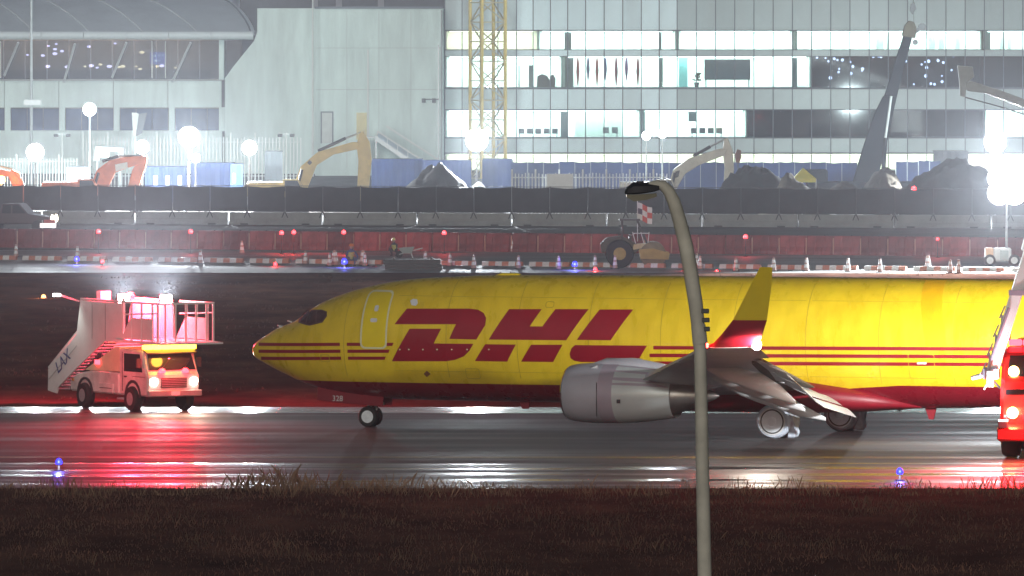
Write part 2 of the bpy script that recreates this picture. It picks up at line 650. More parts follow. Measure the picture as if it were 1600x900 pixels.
for p0, p1, r0 in ((898, 918, 178), (918, 944, 176), (946, 972, 176)):
    scaled_box('partition', (tx(p0), 2.4, tz(214)), (tx(p1), 2.5, tz(r0)), GREENW, glassb)
# seating and counters inside
SEATM = mat('seat_fabric', (.09, .10, .12), .8, var=.2)


def bench(p0, p1, r0, r1, label, y=1.0):
    t = thing('seat_row', label, 'seats', (tx((p0 + p1) / 2), TD + y, tz(r1)), group='seats behind the terminal glass')
    hw, h = (tx(p1) - tx(p0)) / 2, tz(r0) - tz(r1)
    n = max(2, int(hw * 2 / .6))
    for i in range(n):
        x = -hw + (i + .5) * hw * 2 / n
        MB().box((x, 0, h * .45), (.5, .5, .09)).build('seat', SEATM, t)
        MB().box((x, .25, h * .75), (.5, .09, h * .5)).build('backrest', SEATM, t)
    for x in (-hw + .2, hw - .2):
        MB().box((x, 0, h * .2), (.07, .4, h * .4)).build('leg', DARK, t)


bench(808, 874, 201, 214.5, 'long dark row of seats behind the lowest lit window band')
bench(940, 968, 199, 214.5, 'short dark row of seats in the lowest window band near the site lamps')
bench(1078, 1131, 200, 214.5, 'dark row of seats behind the cream excavator arm')
t = thing('armchair', 'dark high backed armchair behind the bright middle window beside a grey column', 'armchair', (tx(853), TD + 1.0, tz(136.5)))
MB().prism([(-.75, 0), (.75, 0), (.8, .7), (.62, 1.05), (.45, 1.0), (.35, .55), (.1, .95), (-.3, 1.1), (-.7, .9)], -.3, .3).build('body', SEATM, t)
for x in (-.6, .6):
    MB().box((x, 0, .02), (.08, .5, .04)).build('foot', DARK, t)
t = thing('display_screen', 'wide dark display screen on two legs behind the upper lit window', 'screen', (tx(1137), TD + .9, tz(136.5)))
sw, sh = (tx(1172) - tx(1103)), tz(95) - tz(124)
MB().box((0, 0, tz(109) - tz(136.5)), (sw, .12, sh)).build('panel', mat('screen_face', (.05, .06, .08), .3, var=.4, scale=3, emit=(.2, .25, .35), estr=.12), t)
MB().box((0, .09, tz(109) - tz(136.5)), (sw + .16, .06, sh + .16)).build('frame', DARK, t)
for x in (-sw / 2 + .05, sw / 2 - .05):
    MB().box((x, .08, (tz(124) - tz(136.5)) / 2), (.1, .1, tz(124) - tz(136.5))).build('leg', DARK, t)
t = thing('potted_plant', 'dark potted plant standing left of the display screen inside', 'plant', (tx(1089), TD + 1.2, tz(136.5)))
MB().lathe([(.16, 0), (.22, .4)]).build('pot', DARK, t)
mb = MB()
for k in range(26):
    q, rr, zz = rg.uniform(0, 6.28), rg.uniform(.1, .4), rg.uniform(.5, 1.25)
    mb.add([(0, 0, .4 + zz * .3), (rr * math.cos(q) + .07, rr * math.sin(q), zz), (rr * math.cos(q) - .07, rr * math.sin(q), zz + .12)], [(0, 1, 2)])
mb.build('foliage', mat('indoor_leaves', (.06, .09, .05), .7), t)
fcol = [(.45, .05, .06), (.10, .08, .22), (.42, .06, .05), (.06, .07, .25), (.30, .05, .10), (.20, .05, .22), (.34, .05, .07)]
for i, p in enumerate((903, 919, 933, 946, 963, 979, 997)):
    t = thing('hanging_flag', '%s from the left of the narrow furled flags hanging behind the window' % ordinal(i), 'flag', (tx(p), TD + .8, tz(134 if i % 2 == 0 else 126)), group='furled flags behind the terminal window')
    h = tz(90) - tz(134 if i % 2 == 0 else 126)
    mb = MB()
    rings = []
    for k in range(7):
        q = k / 6
        wd = (.03 + .12 * math.sin(math.pi * min(1, (1 - q) * 1.1)) ** .8) * (1 if k % 2 else .85)
        rings.append([(-wd, -.03, h * q), (0, -.07, h * q), (wd, -.02, h * q), (wd * .6, .05, h * q), (-wd * .6, .05, h * q)])
    mb.loft(rings).build('cloth', mat('flag_cloth_%d' % i, fcol[i], .8, var=.3, scale=3), t)
    MB().cyl((0, 0, h), (0, 0, h + .12), .015, n=6).build('hook', STEEL, t)
# glowing beads added in place of lights reflected in the dark panes
SPARK = glow('reflected_light_bead', (.72, .78, 1.0), 9)
spots = sorted([(1278, 90), (1291, 91), (1305, 92), (1310, 94), (1318, 94), (1296, 96), (1313, 108), (1312, 113), (1330, 97), (1334, 104), (1331, 115), (1349, 108), (1348, 111), (1299, 122), (1366, 88), (1374, 88), (1378, 89),
         (1417, 96), (1442, 101), (1447, 97), (1450, 106), (1453, 96), (1448, 119), (1474, 119), (1474, 128), (1489, 110), (1492, 88), (1456, 131), (1462, 132), (1430, 132), (1468, 95), (1476, 98)])
for i, (p, r) in enumerate(spots):
    t = thing('reflection_bead', '%s from the left of the tiny glowing beads for reflections in the unlit upper windows' % ordinal(i), 'lamp', (tx(p), TD + 1.6 + rg.uniform(0, 1), tz(r)), group='glowing beads for reflections in the dark windows')
    MB().ball((0, 0, 0), rg.uniform(.06, .15), 8, 5).build('bulb', SPARK, t)  # bead in place of a reflected light, not a real bulb
    MB().cyl((0, 0, .05), (0, 0, .3), .012, n=5).build('bead_cord', DARK, t)

# ------------------------------------------------------------------ concrete stair block
WALLW = mat('white_render_wall', (.68, .80, .77), .75, var=.14, scale=.9, stretch=(1, 1, .18), bump=.1)
wt = thing('stair_block', 'plain white rendered block between the curved roof hall and the glass terminal', 'building', (tx(520), 742, 0))
xo = tx(520)


def wx(px):
    return (px - 800.0) * 742 / FPX - xo


def wz(py):
    return CAM_H - (py - HOR) * 742 / FPX


MB().prism([(wx(492), 0), (wx(692), 0), (wx(692), wz(13)), (wx(492), wz(13))], 0, 12).build('wall', WALLW, wt)
mb = MB()
lp = [(492, 272), (350, 272), (350, 123), (362, 106), (378, 86), (396, 64), (401, 50), (401, 13), (492, 13)]
fr = [(wx(p), .6 + (492 - p) * .012, wz(r)) for p, r in lp]
bk = [(wx(p), 12, wz(r)) for p, r in lp]
n = len(lp)
mb.add(fr + bk, [tuple(range(n)), tuple(range(2 * n - 1, n - 1, -1))] + [(i, (i + 1) % n, n + (i + 1) % n, n + i) for i in range(n)])
mb.build('flared_wall', WALLW, wt)
MB().box(((wx(492) + wx(692)) / 2, -.06, wz(12)), (wx(692) - wx(492), .3, .18)).build('coping', MULL, wt)
MB().cyl((wx(690), -.12, 0), (wx(690), -.12, wz(16)), .07, n=8).build('downpipe', STEEL, wt)
MB().box((wx(685), -.1, wz(170)), (.1, .2, wz(70) - wz(270))).build('conduit', STEEL, wt)
dr = MB().box((wx(511), -.04, wz(200)), (wx(519) - wx(503), .06, wz(176) - wz(224))).build('door', mat('pale_door', (.55, .58, .56), .5), wt)
for a_, b_ in (((501, 224), (503, 174)), ((519, 224), (521, 174)), ((503, 176), (519, 174))):
    MB().lohi((wx(a_[0]), -.1, wz(a_[1])), (wx(b_[0]), -.01, wz(b_[1]))).build('frame', MULL, dr)
MB().box((wx(575), -.2, wz(145)), (.12, .12, wz(77) - wz(212))).build('white_post', WHITE, wt)
MB().box((wx(565), -.08, wz(197)), (wx(573) - wx(557), .1, wz(176) - wz(218))).build('yellow_panel', mat('pale_yellow_panel', (.75, .66, .36), .6), wt)
for p in (662, 678):
    MB().box((wx(p), -.2, wz(157)), (.3, .4, .35)).build('wall_light', DARK, wt)
MB().bar((wx(660), -.3, wz(155)), (wx(686), -.3, wz(155)), .08).build('light_bracket', DARK, wt)
for r in (75, 140):
    MB().box(((wx(492) + wx(692)) / 2, -.004, wz(r)), (wx(690) - wx(494), .012, .03)).build('render_joint', mat('joint_grey', (.45, .48, .47), .8, var=0), wt)
for p in (542, 592, 642):
    MB().box((wx(p), -.004, wz(140)), (.03, .012, wz(16) - wz(262))).build('render_joint', MATS['joint_grey'], wt)
# dark upper storey behind it
ub = thing('upper_storey', 'dark grey set back storey above the white block', 'building', (tx(545), 760, 0))
MB().box((0, 6, 9), (tx(692) - tx(340), 12, 18)).build('wall', mat('dark_cladding', (.05, .05, .06), .6, var=.2), ub)
for x in (-3, -1, 2.5):
    MB().box((x, -.2, 14.2), (.5, .4, 2.2)).build('fin', mat('grey_fin', (.3, .3, .34), .6), ub)

# outside stair with rails
st = thing('outside_stair', 'pale metal outside stair with sloping handrails against the white block', 'stair', (wx(640) + xo, 739.5, 0))
sx = lambda p: (p - 640) * 739.5 / FPX
sz = lambda r: CAM_H - (r - HOR) * 739.5 / FPX
for y in (-.7, .7):
    for dp, dr_ in ((0, 0), (14, -8)):
        MB().bar((sx(590 + dp), y, sz(205 + dr_)), (sx(672 + dp), y, sz(258 + dr_)), .09).build('handrail', WHITE, st)
    MB().bar((sx(588), y, sz(216)), (sx(665), y, sz(268)), .06, .35).build('stringer', STEEL, st)
    MB().add([(sx(592), y, sz(208)), (sx(672), y, sz(258)), (sx(668), y, sz(268)), (sx(588), y, sz(217))], [(0, 1, 2, 3)]).build('side_panel', mat('stair_blue_grey', (.34, .42, .48), .6, var=.1), st)
    for k in range(6):
        q = k / 5
        p = (sx(590 + 80 * q), y, sz(206 + 52 * q))
        MB().bar(p, (p[0], y, p[2] - .7), .05).build('baluster', WHITE, st)
for k in range(14):
    q = k / 13
    MB().box((sx(590 + 74 * q), 0, sz(216 + 50 * q)), (.32, 1.3, .05)).build('tread', STEEL, st)
MB().box((sx(582), 0, sz(214)), (.9, 1.6, .1)).build('landing', STEEL, st)
for x_ in (sx(576), sx(588)):
    MB().box((x_, 0, sz(214) / 2 - .05), (.12, 1.2, sz(214) - .1)).build('leg', STEEL, st)

# ------------------------------------------------------------------ curved roof hall
hd = 748.0
hall = thing('vault_roof_hall', 'terminal hall with curved grey metal roof, raked struts and a recessed glazed lounge', 'building', (tx(200), hd, 0))
hx = lambda p: (p - 200) * hd / FPX
hz = lambda r: CAM_H - (r - HOR) * hd / FPX
ROOFM = mat('roof_metal', (.56, .62, .66), .42, metal=.25, var=.1, scale=.3)
RIBM = mat('roof_seam', (.52, .56, .58), .5, var=.05)


def roof_pt(p, t, up=0.0):
    end = 402 - 76 * t ** 1.3
    left = -260 - 40 * t
    q = (p + 260) / 662.0
    x = hx(left + (end - left) * q)
    return (x, -4.0 + 13 * t, hz(50) + (hz(-8) - hz(50)) * math.sin(t * math.pi / 2) + up)


mb = MB()
NP, NT = 30, 12
for up in (0, -.25):
    k = len(mb.v)
    mb.v += [roof_pt(-260 + 662 * i / NP, j / NT, up) for i in range(NP + 1) for j in range(NT + 1)]
    mb.f += [(k + i * (NT + 1) + j, k + i * (NT + 1) + j + 1, k + (i + 1) * (NT + 1) + j + 1, k + (i + 1) * (NT + 1) + j) for i in range(NP) for j in range(NT)]
mb.build('roof', ROOFM, hall, smooth=40)
for p in (-200, -114, -28, 58, 144, 228, 312, 395):
    MB().tube([roof_pt(p - 60 * (j / 10) * (1 if p < 390 else 0), j / 10, .04) for j in range(11)], .07, 6).build('roof_seam', RIBM if p < 390 else MULL, hall)
seg = [-260 + 66 * k for k in range(11)]
for a_, b_ in zip(seg[:-1], seg[1:]):
    MB().cyl((hx(a_) + .02, -4.1, hz(55)), (hx(min(b_, 400)) - .02, -4.1, hz(55)), .36, n=14).build('eave_tube', mat('eave_tube', (.62, .68, .70), .5, var=.05), hall, smooth=50)
BROWN = mat('lounge_back_wall', (.22, .19, .17), .8, var=.35, scale=.5)
MB().box((hx(45), 6, (hz(62) + hz(124)) / 2), (hx(350) - hx(-260), .2, hz(62) - hz(124))).build('lounge_wall', BROWN, hall)
MB().box((hx(45), 2, hz(124) - .05), (hx(350) - hx(-260), 8, .1)).build('lounge_floor', FLOORM, hall)
MB().box((hx(45), 2, hz(58)), (hx(350) - hx(-260), 8, .1)).build('lounge_ceiling', mat('lounge_ceiling', (.3, .28, .26), .8), hall)
MB().box((hx(120), 1.0, hz(117)), (hx(330) - hx(-90), .3, hz(109) - hz(124))).build('parapet', mat('lounge_parapet', (.05, .05, .07), .6, var=.3, scale=.6), hall)
MB().box((hx(349), 1.5, hz(93)), (.4, 8, hz(62) - hz(124))).build('end_wall', WALLW, hall)
for k in range(-8, 11):
    p = k * 34 + 8
    MB().box((hx(p + 17), -1.0, hz(93)), (hx(p + 33) - hx(p + 1), .03, hz(63) - hz(123.5))).build('pane', PANED, hall)
    MB().box((hx(p), -1.0, hz(93)), (.07, .12, hz(63) - hz(123.5))).build('mullion', MULL, hall)
for p0, r0, p1, r1 in ((34, 66, 10, 118), (122, 68, 103, 128), (202, 66, 178, 121), (302, 66, 272, 128), (-50, 66, -74, 124), (-130, 66, -156, 124)):
    MB().tube([(hx(p0), -3.6, hz(r0)), (hx(p1), -1.7, hz(r1))], .10, 8).build('strut', RIBM, hall)
for p in (240, 261, 4):
    MB().bar((hx(p), -1.2, hz(64)), (hx(p), -1.2, hz(122)), .07).build('hanger', WHITE, hall)
for k in range(-3, 4):
    p0, p1 = -10 + k * 85 + 20, -10 + (k + 1) * 85 + 20
    if p0 > 345:
        continue
    MB().box((hx((p0 + min(p1, 349)) / 2), -1.4, hz(146.5)), (hx(min(p1, 349)) - hx(p0) - .05, .5, hz(125.5) - hz(168))).build('wall_panel', WALLW, hall)
WINB = mat('blue_glazing', (.03, .05, .12), .6, var=.5, scale=.5, spec=.15)
cols = [15, 100, 185, 271, 349]
for k, p in enumerate([-240, -155, -70] + cols):
    MB().box((hx(p), -1.2, hz(186)), (hx(9) - hx(0), .6, hz(168.5) - hz(206))).build('pillar', WALLW, hall)
    if p < 300:
        nx = p + 85
        for q in range(3):
            a_, b_ = p + 5 + q * 25, p + 5 + (q + 1) * 25
            MB().box((hx((a_ + b_) / 2), -.9, hz(186.5)), (hx(b_) - hx(a_) - .06, .05, hz(169) - hz(203))).build('window', WINB, hall)
MB().box((hx(45), -1.6, hz(237)), (hx(349) - hx(-260), 1.0, hz(204) - hz(271))).build('plinth', WALLW, hall)
MB().box((hx(45), 6.5, hz(150)), (hx(349) - hx(-260), .3, hz(40) - hz(271))).build('rear_wall', BROWN, hall)
# lamps and a sign of the lounge
WARMB = glow('warm_lounge_bulb', (1.0, .72, .38), 5)
COOLB = glow('violet_lounge_bulb', (.9, .72, 1.0), 6)
for i, (p, r, w_) in enumerate(sorted(((75, 104, 0), (105, 105, 0), (133, 104, 1), (143, 103, 0), (152, 106, 0), (157, 101, 1), (171, 104, 0), (186, 105, 1), (192, 104, 1), (213, 104, 1), (219, 108, 1), (222, 82, 1), (238, 105, 1), (246, 104, 1),
                               (253, 103, 0), (274, 106, 1), (76, 72, 0), (88, 69, 0), (86, 77, 0), (97, 80, 0), (86, 84, 0), (67, 87, 0), (139, 73, 0), (180, 68, 0), (43, 86, 0)))):
    nm = '%s lamp from the left in the recessed lounge, %s, %s' % (ordinal(i), 'warm' if w_ else 'cool', 'hanging high' if r < 95 else 'near the counter')
    t = thing('lounge_lamp', nm, 'lamp', (tx(p), hd + 1.8, hz(r)), group='lamps in the lounge under the curved roof')
    MB().ball((0, 0, 0), .09 + .06 * ((i * 7) % 3) / 2, 8, 5, (1.4, 1, .8)).build('bulb', WARMB if w_ else COOLB, t)
    MB().cyl((0, 0, .06), (0, 0, .35), .012, n=5).build('stem', DARK, t)
for p in (30, 110, 190, 280):
    lamp('lounge_light', (hx(p), 3.5, hz(70)), 260, (1.0, .74, .5), hall, radius=.5)
t = thing('lounge_sign', 'small glowing blue sign in the lounge under the curved roof', 'sign', (tx(248), hd + .6, hz(91)))
MB().box((0, 0, 0), (1.35, .12, 1.0)).build('panel', glow('blue_sign_face', (.10, .18, .9), 1.0), t)
for x_, z_, w_ in ((-.35, .2, .3), (.1, .22, .22), (.4, .25, .2), (-.1, -.2, .6)):
    MB().box((x_, -.07, z_), (w_, .03, .16)).build('mark', glow('pale_sign_mark', (.7, .85, 1.0), 1.6), t)
MB().bar((-.4, 0, .5), (-.4, 0, 1.0), .05).build('hanger', STEEL, t)
MB().bar((.4, 0, .5), (.4, 0, 1.0), .05).build('hanger', STEEL, t)

# ================================================================== BUILDING SITE
def line_y(x, xa, ya, xb, yb):
    return ya + (yb - ya) * (x - xa) / (xb - xa)


# ------------------------------------------------------------------ concrete barriers and screened fence
KA = (-36.0, 583.5, 36.0, 569.5)
KANG = math.atan2(KA[3] - KA[1], KA[2] - KA[0])
KCON = mat('precast_concrete', (.27, .28, .275), .85, var=.16, scale=1.2, bump=.2)
kl = 6.05
kp = None
nk = 12
for i in range(nk):
    x = KA[0] + (i + .5) * (KA[2] - KA[0]) / nk
    loc = (x, line_y(x, *KA), 0)
    lb = '%s concrete barrier from the left under the dark screened fence' % ordinal(i)
    if kp is None:
        kp = thing('concrete_barrier', lb, 'barrier', loc, KANG, 'concrete barriers under the screened fence')
        prof = [(-.30, 0), (.30, 0), (.30, .08), (.12, .32), (.08, .80), (-.08, .80), (-.12, .32), (-.30, .08)]
        mb = MB()
        mb.loft([[(xx, y, z) for y, z in prof] for xx in (-kl / 2 + .03, kl / 2 - .03)])
        mb.build('body', KCON, kp)
        for xx in (-2.0, 2.0):
            MB().box((xx, -.30, .05), (.5, .05, .09)).build('drain_slot', DARK, kp)
        for xx in (-kl / 2 + .2, kl / 2 - .2):
            MB().cyl((xx, 0, .79), (xx, 0, .86), .03, n=6).build('lifting_pin', STEEL, kp)
    else:
        copy_thing(kp, loc, KANG, lb)

SCREEN = mat('dark_fence_screen', (.024, .023, .027), .9, var=.4, scale=.7, orand=.35, bump=.2, bscale=2)
fen = thing('screened_fence', 'long dark fabric screened site fence standing on the concrete barriers', 'fence', (0, line_y(0, *KA), 0), KANG)
flen = math.hypot(KA[2] - KA[0], KA[3] - KA[1])
nf = 30
pw = flen / nf
rg = random.Random(11)
pmesh = []
for v in range(4):
    mb = MB()
    nx, nz_ = 8, 5
    vsx = []
    for i in range(nx + 1):
        for j in range(nz_ + 1):
            q, t_ = i / nx, j / nz_
            sag = -.05 * math.sin(q * math.pi) * (1 if j == nz_ else 0) * rg.uniform(.4, 1.6)
            vsx.append((-pw / 2 + .03 + (pw - .06) * q, rg.uniform(-.05, .05) * math.sin(q * math.pi), .84 + 1.6 * t_ + sag))
    mb.add(vsx, [(i * (nz_ + 1) + j, i * (nz_ + 1) + j + 1, (i + 1) * (nz_ + 1) + j + 1, (i + 1) * (nz_ + 1) + j) for i in range(nx) for j in range(nz_)])
    o = mb.build('screen_panel', SCREEN, fen, smooth=60)
    pmesh.append(o.data)
    bpy.data.objects.remove(o)
pole = MB().cyl((0, .06, .8), (0, .06, 2.52), .03, n=6).build('post', DARK, fen)
brk = MB().prism([(-.22, .45), (-.16, .45), (0, .78), (.16, .45), (.22, .45), (.07, .84), (.04, .95), (-.04, .95), (-.07, .84)], -.16, -.10).build('bracket', DARK, fen)
for i in range(nf + 1):
    x = -flen / 2 + i * pw
    if i < nf:
        o = bpy.data.objects.new('screen_panel', pmesh[i % 4])
        COL.objects.link(o)
        o.parent = fen
        o.location = (x + pw / 2, 0, 0)
    for src in (pole, brk):
        if i == 0:
            src.location.x = x
        else:
            c = copy_obj(src, fen)
            c.location.x = x
MB().bar((-flen / 2, .06, 2.47), (flen / 2, .06, 2.47), .04).build('top_rail', DARK, fen)

# ------------------------------------------------------------------ red water barriers
RA = (-31.5, 527.0, 31.5, 505.5)
RANG = math.atan2(RA[3] - RA[1], RA[2] - RA[0])
REDB = mat('red_plastic', (.25, .045, .048), .6, var=.3, scale=1.6, orand=.35)
nr = 42
bl = math.hypot(RA[2] - RA[0], RA[3] - RA[1]) / nr
bp_ = None
for i in range(nr):
    x = RA[0] + (i + .5) * (RA[2] - RA[0]) / nr
    loc = (x, line_y(x, *RA) + random.uniform(-.16, .16), 0)
    rz = RANG + random.uniform(-.12, .12)
    lb = '%s red plastic water barrier from the left in the long red row' % ordinal(i)
    if bp_ is None:
        bp_ = thing('water_barrier', lb, 'barrier', loc, rz, 'red water filled barriers across the far taxiway')
        mb = MB()
        secs = []
        hw = bl / 2 - .02
        for xx, s_ in ((-hw, .62), (-hw + .06, .62), (-hw + .08, 1), (-.34, 1), (-.31, .8), (-.19, .8), (-.16, 1), (.16, 1), (.19, .8), (.31, .8), (.34, 1), (hw - .08, 1), (hw - .06, .62), (hw, .62)):
            secs.append([(xx, y * s_, z) for y, z in ((-.28, 0), (.28, 0), (.28, .2), (.15, .45), (.12, 1.0), (.06, 1.08), (-.06, 1.08), (-.12, 1.0), (-.15, .45), (-.28, .2))])
        mb.loft(secs)
        mb.build('body', REDB, bp_)
        MB().cyl((.25, 0, 1.07), (.25, 0, 1.12), .06, n=10).build('filler_cap', DARK, bp_)
        MB().box((-hw + .01, -.17, .5), (.05, .06, .9)).build('hinge_edge', mat('pale_plastic', (.52, .30, .22), .5), bp_)
    else:
        copy_thing(bp_, loc, rz, lb)

# ------------------------------------------------------------------ low striped barricades along the closed taxiway
BW = mat('barricade_white', (.74, .74, .72), .5, var=.1)
BO = mat('barricade_orange', (.55, .22, .14), .5, var=.1)
REDL = glow('red_warning_lens', (1.0, .03, .04), 9)
BA = (-29.5, 501.0, 28.5, 476.5)
BANG = math.atan2(BA[3] - BA[1], BA[2] - BA[0])
nb_ = 23
bq = None
for i in range(nb_):
    x = BA[0] + (i + .5) * (BA[2] - BA[0]) / nb_
    loc = (x, line_y(x, *BA), 0)
    rz = BANG + random.uniform(-.02, .02)
    lb = '%s low orange and white striped barricade from the left along the taxiway edge' % ordinal(i)
    if bq is None:
        bq = thing('low_barricade', lb, 'barricade', loc, rz, 'low striped barricades closing the far taxiway')
        hl = 1.16
        for k in range(6):
            x0 = -hl + k * 2 * hl / 6
            x1 = x0 + 2 * hl / 6
            wd = .13
            MB().loft([[(xx, -wd, .02), (xx, wd, .02), (xx, wd, .14), (xx, wd * .6, .26), (xx, -wd * .6, .26), (xx, -wd, .14)] for xx in (x0, x1)]).build('stripe_block', BO if k % 2 else BW, bq)
        for xx in (-.8, .8):
            MB().box((xx, 0, .01), (.3, .34, .02)).build('foot', RUBBER, bq)
    else:
        copy_thing(bq, loc, rz, lb)


def warning_light(px, py, d, label, post=None, r=.12, color='red', power=None):
    p = at(px, py, d)
    t = thing('warning_light', label, 'warning light', (p.x, p.y, 0), group='small red warning lights on the airfield')
    lens = {'red': REDL, 'amber': glow('amber_warning_lens', (1.0, .32, .10), 6)}[color]
    MB().lathe([(r * .8, 0), (r, r * .5), (r * .75, r * 1.4), (r * .2, r * 1.8)], (0, 0, p.z - r), n=10).build('lens', lens, t, smooth=50)
    MB().cyl((0, 0, 0), (0, 0, max(.05, p.z - r)), .025, n=6).build('post', DARK, t)
    MB().box((0, 0, .02), (.24, .24, .04)).build('foot', RUBBER, t)
    lamp('red_light', (0, -.22, p.z + .05), power or 90, (1, .05, .05) if color == 'red' else (1, .4, .1), t, radius=.06)


for px, py, lb in ((154, 361, 'red warning light on the red barriers at far left'), (298, 361, 'red warning light above the red barriers right of the orange excavator'), (459, 362, 'red warning light on the red barriers below the yellow excavator boom'),
                   (440, 363, 'small red warning light left of the yellow excavator boom foot'), (537, 362, 'red warning light on the red barriers below the yellow excavator arm'), (694, 363, 'red warning light on the red barriers below the dark soil heap'), (1165, 369, 'red warning light on the red barriers right of the lamp post')):
    warning_light(px, py, 507 if px > 900 else 513, lb)
warning_light(1465, 373, 505, 'red warning light near the right end of the red barriers', r=.08)
warning_light(1428, 294, 572, 'red warning light before the right hand soil heap', r=.16, power=160)
for px, py, lb in ((640, 416, 'red light on the left end of the dark plate stack'), (430, 412, 'red light on a barricade left of the crouching worker'), (585, 419, 'red light beside the cones right of the crouching worker'), (775, 420, 'red light on the low barricades right of the dark plate stack'), (930, 420, 'red light on the low barricades left of the roller'), (1070, 422, 'red light on the low barricades behind the lamp post arm'),
                   (1120, 424, 'red light on the barricades just right of the lamp post arm'), (1235, 429, 'red light on the barricades right of the winglet'), (1355, 432, 'first red light right of the winglet above the fuselage'), (1415, 433, 'red light above the fuselage crown toward the light tower'), (160, 408, 'red light at the end of the left barricades')):
    warning_light(px, py, 480 if px > 900 else 488, lb, r=.1, power=60)
warning_light(68, 463, 436, 'small amber light on a stake in the left infield', r=.12, color='amber')

# ------------------------------------------------------------------ delineator cones
CW = mat('cone_reflective_band', (.82, .83, .85), .35, var=.05)
CO = mat('cone_orange', (.50, .34, .30), .55, var=.1)
cones = [(25, 402, 0), (121, 405, 0), (313, 412, 0), (378, 396, 0), (423, 384, 0), (462, 387, 0), (477, 413, 0), (515, 416, 0), (523, 415, 1), (567, 415, 1), (570, 416, 0), (626, 390, 0), (665, 413, 0), (703, 416, 0), (715, 388, 0), (740, 420, 0), (800, 394, 0),
         (810, 420, 0), (873, 421, 0), (930, 420, 0), (961, 420, 0), (1078, 404, 0), (1089, 417, 0), (1094, 421, 0), (1150, 424, 0), (1200, 390, 0), (1325, 425, 0), (1375, 426, 0), (1450, 424, 1), (1485, 427, 0), (1498, 427, 0), (1260, 424, 0), (1209, 424, 0)]
cones.sort()
cpro = None
for i, (px, py, big) in enumerate(cones):
    p = on_ground(px, py)
    lb = '%s white banded cone from the left among those on the far taxiway' % ordinal(i)
    if cpro is None:
        cpro = thing('traffic_cone', lb, 'cone', p, 0, 'white banded cones on the far taxiway')
        MB().box((0, 0, .02), (.36, .36, .04)).build('base', RUBBER, cpro)
        for z0, z1, m in ((.04, .2, CO), (.2, .38, CW), (.38, .46, CO), (.46, .62, CW), (.62, .72, CO)):
            f = lambda z: .15 - .13 * z
            MB().cyl((0, 0, z0), (0, 0, z1), f(z0), f(z1), 10).build('band' if m is CW else 'cone_body', m, cpro, smooth=40)
    else:
        r = copy_thing(cpro, p, random.uniform(0, 3), lb)
        if big:
            r.scale = (1.5, 1.5, 1.15)

# ------------------------------------------------------------------ soil heaps
HEAPD = mat('dark_soil_heap', (.024, .021, .019), .95, var=.35, scale=.9, bump=.5, bscale=2.5, spec=.15)
HEAPS = mat('sandy_soil_heap', (.085, .068, .045), .95, var=.3, scale=.9, bump=.5, bscale=2.5, spec=.15)


def heap(p0, p1, top, d, label, m, peak=.5, seed=1, foot=5.0):
    x0, x1 = (p0 - 800) * d / FPX, (p1 - 800) * d / FPX
    h = CAM_H - (top - HOR) * d / FPX
    rr = random.Random(seed)
    ph = [rr.uniform(0, 6.28) for _ in range(8)]
    hw = (x1 - x0) / 2
    n_, m_ = 56, 24
    vv = []
    pk = [(peak * 2 - 1 + rr.uniform(-.12, .12), rr.uniform(-.2, .2), 1.0, .7)] + [(rr.uniform(-.7, .7), rr.uniform(-.5, .3), rr.uniform(.35, .75), rr.uniform(.4, .6)) for _ in range(4)]
    for i in range(n_ + 1):
        for j in range(m_ + 1):
            rx, ry = i / n_ * 2 - 1, j / m_ * 2 - 1
            rad = max(abs(rx), abs(ry))
            z = max(a_ * math.exp(-(((rx - cx) / w_) ** 2 + ((ry - cy_) / .9) ** 2)) for cx, cy_, a_, w_ in pk)
            z *= max(0, 1 - rad ** 6)
            q = mnoise.fractal(Vector((rx * hw * .9 + seed * 7, ry * foot * .9, seed)), 1.0, 2.0, 5)
            z = z * h * (1 + .16 * q) + .14 * q * min(1, z * 3)
            vv.append((hw * rx, ry * foot, max(-.05, z)))
    mb = MB()
    mb.add(vv, [(i * (m_ + 1) + j, i * (m_ + 1) + j + 1, (i + 1) * (m_ + 1) + j + 1, (i + 1) * (m_ + 1) + j) for i in range(n_) for j in range(m_)])
    o = mb.build('soil_heap', m, smooth=60)
    o.location = ((x0 + x1) / 2, d, 0)
    tag(o, label, 'soil heap')


heap(605, 800, 264, 606, 'dark domed soil heap beside the bright site lamp', HEAPD, .45, 1)
heap(1090, 1310, 260, 604, 'dark soil heap behind the cream excavator', HEAPD, .4, 2)
heap(1180, 1300, 278, 598, 'small sandy soil heap in front of the yellow tent', HEAPS, .5, 3)
heap(1275, 1420, 262, 614, 'sandy soil heap at the foot of the telescopic crane', HEAPS, .75, 4)
heap(1350, 1640, 254, 606, 'largest dark soil heap below the right hand site lamps', HEAPD, .45, 5)

# ------------------------------------------------------------------ light towers
BULB = glow('floodlight_lens', (.93, .97, 1.0), 45)


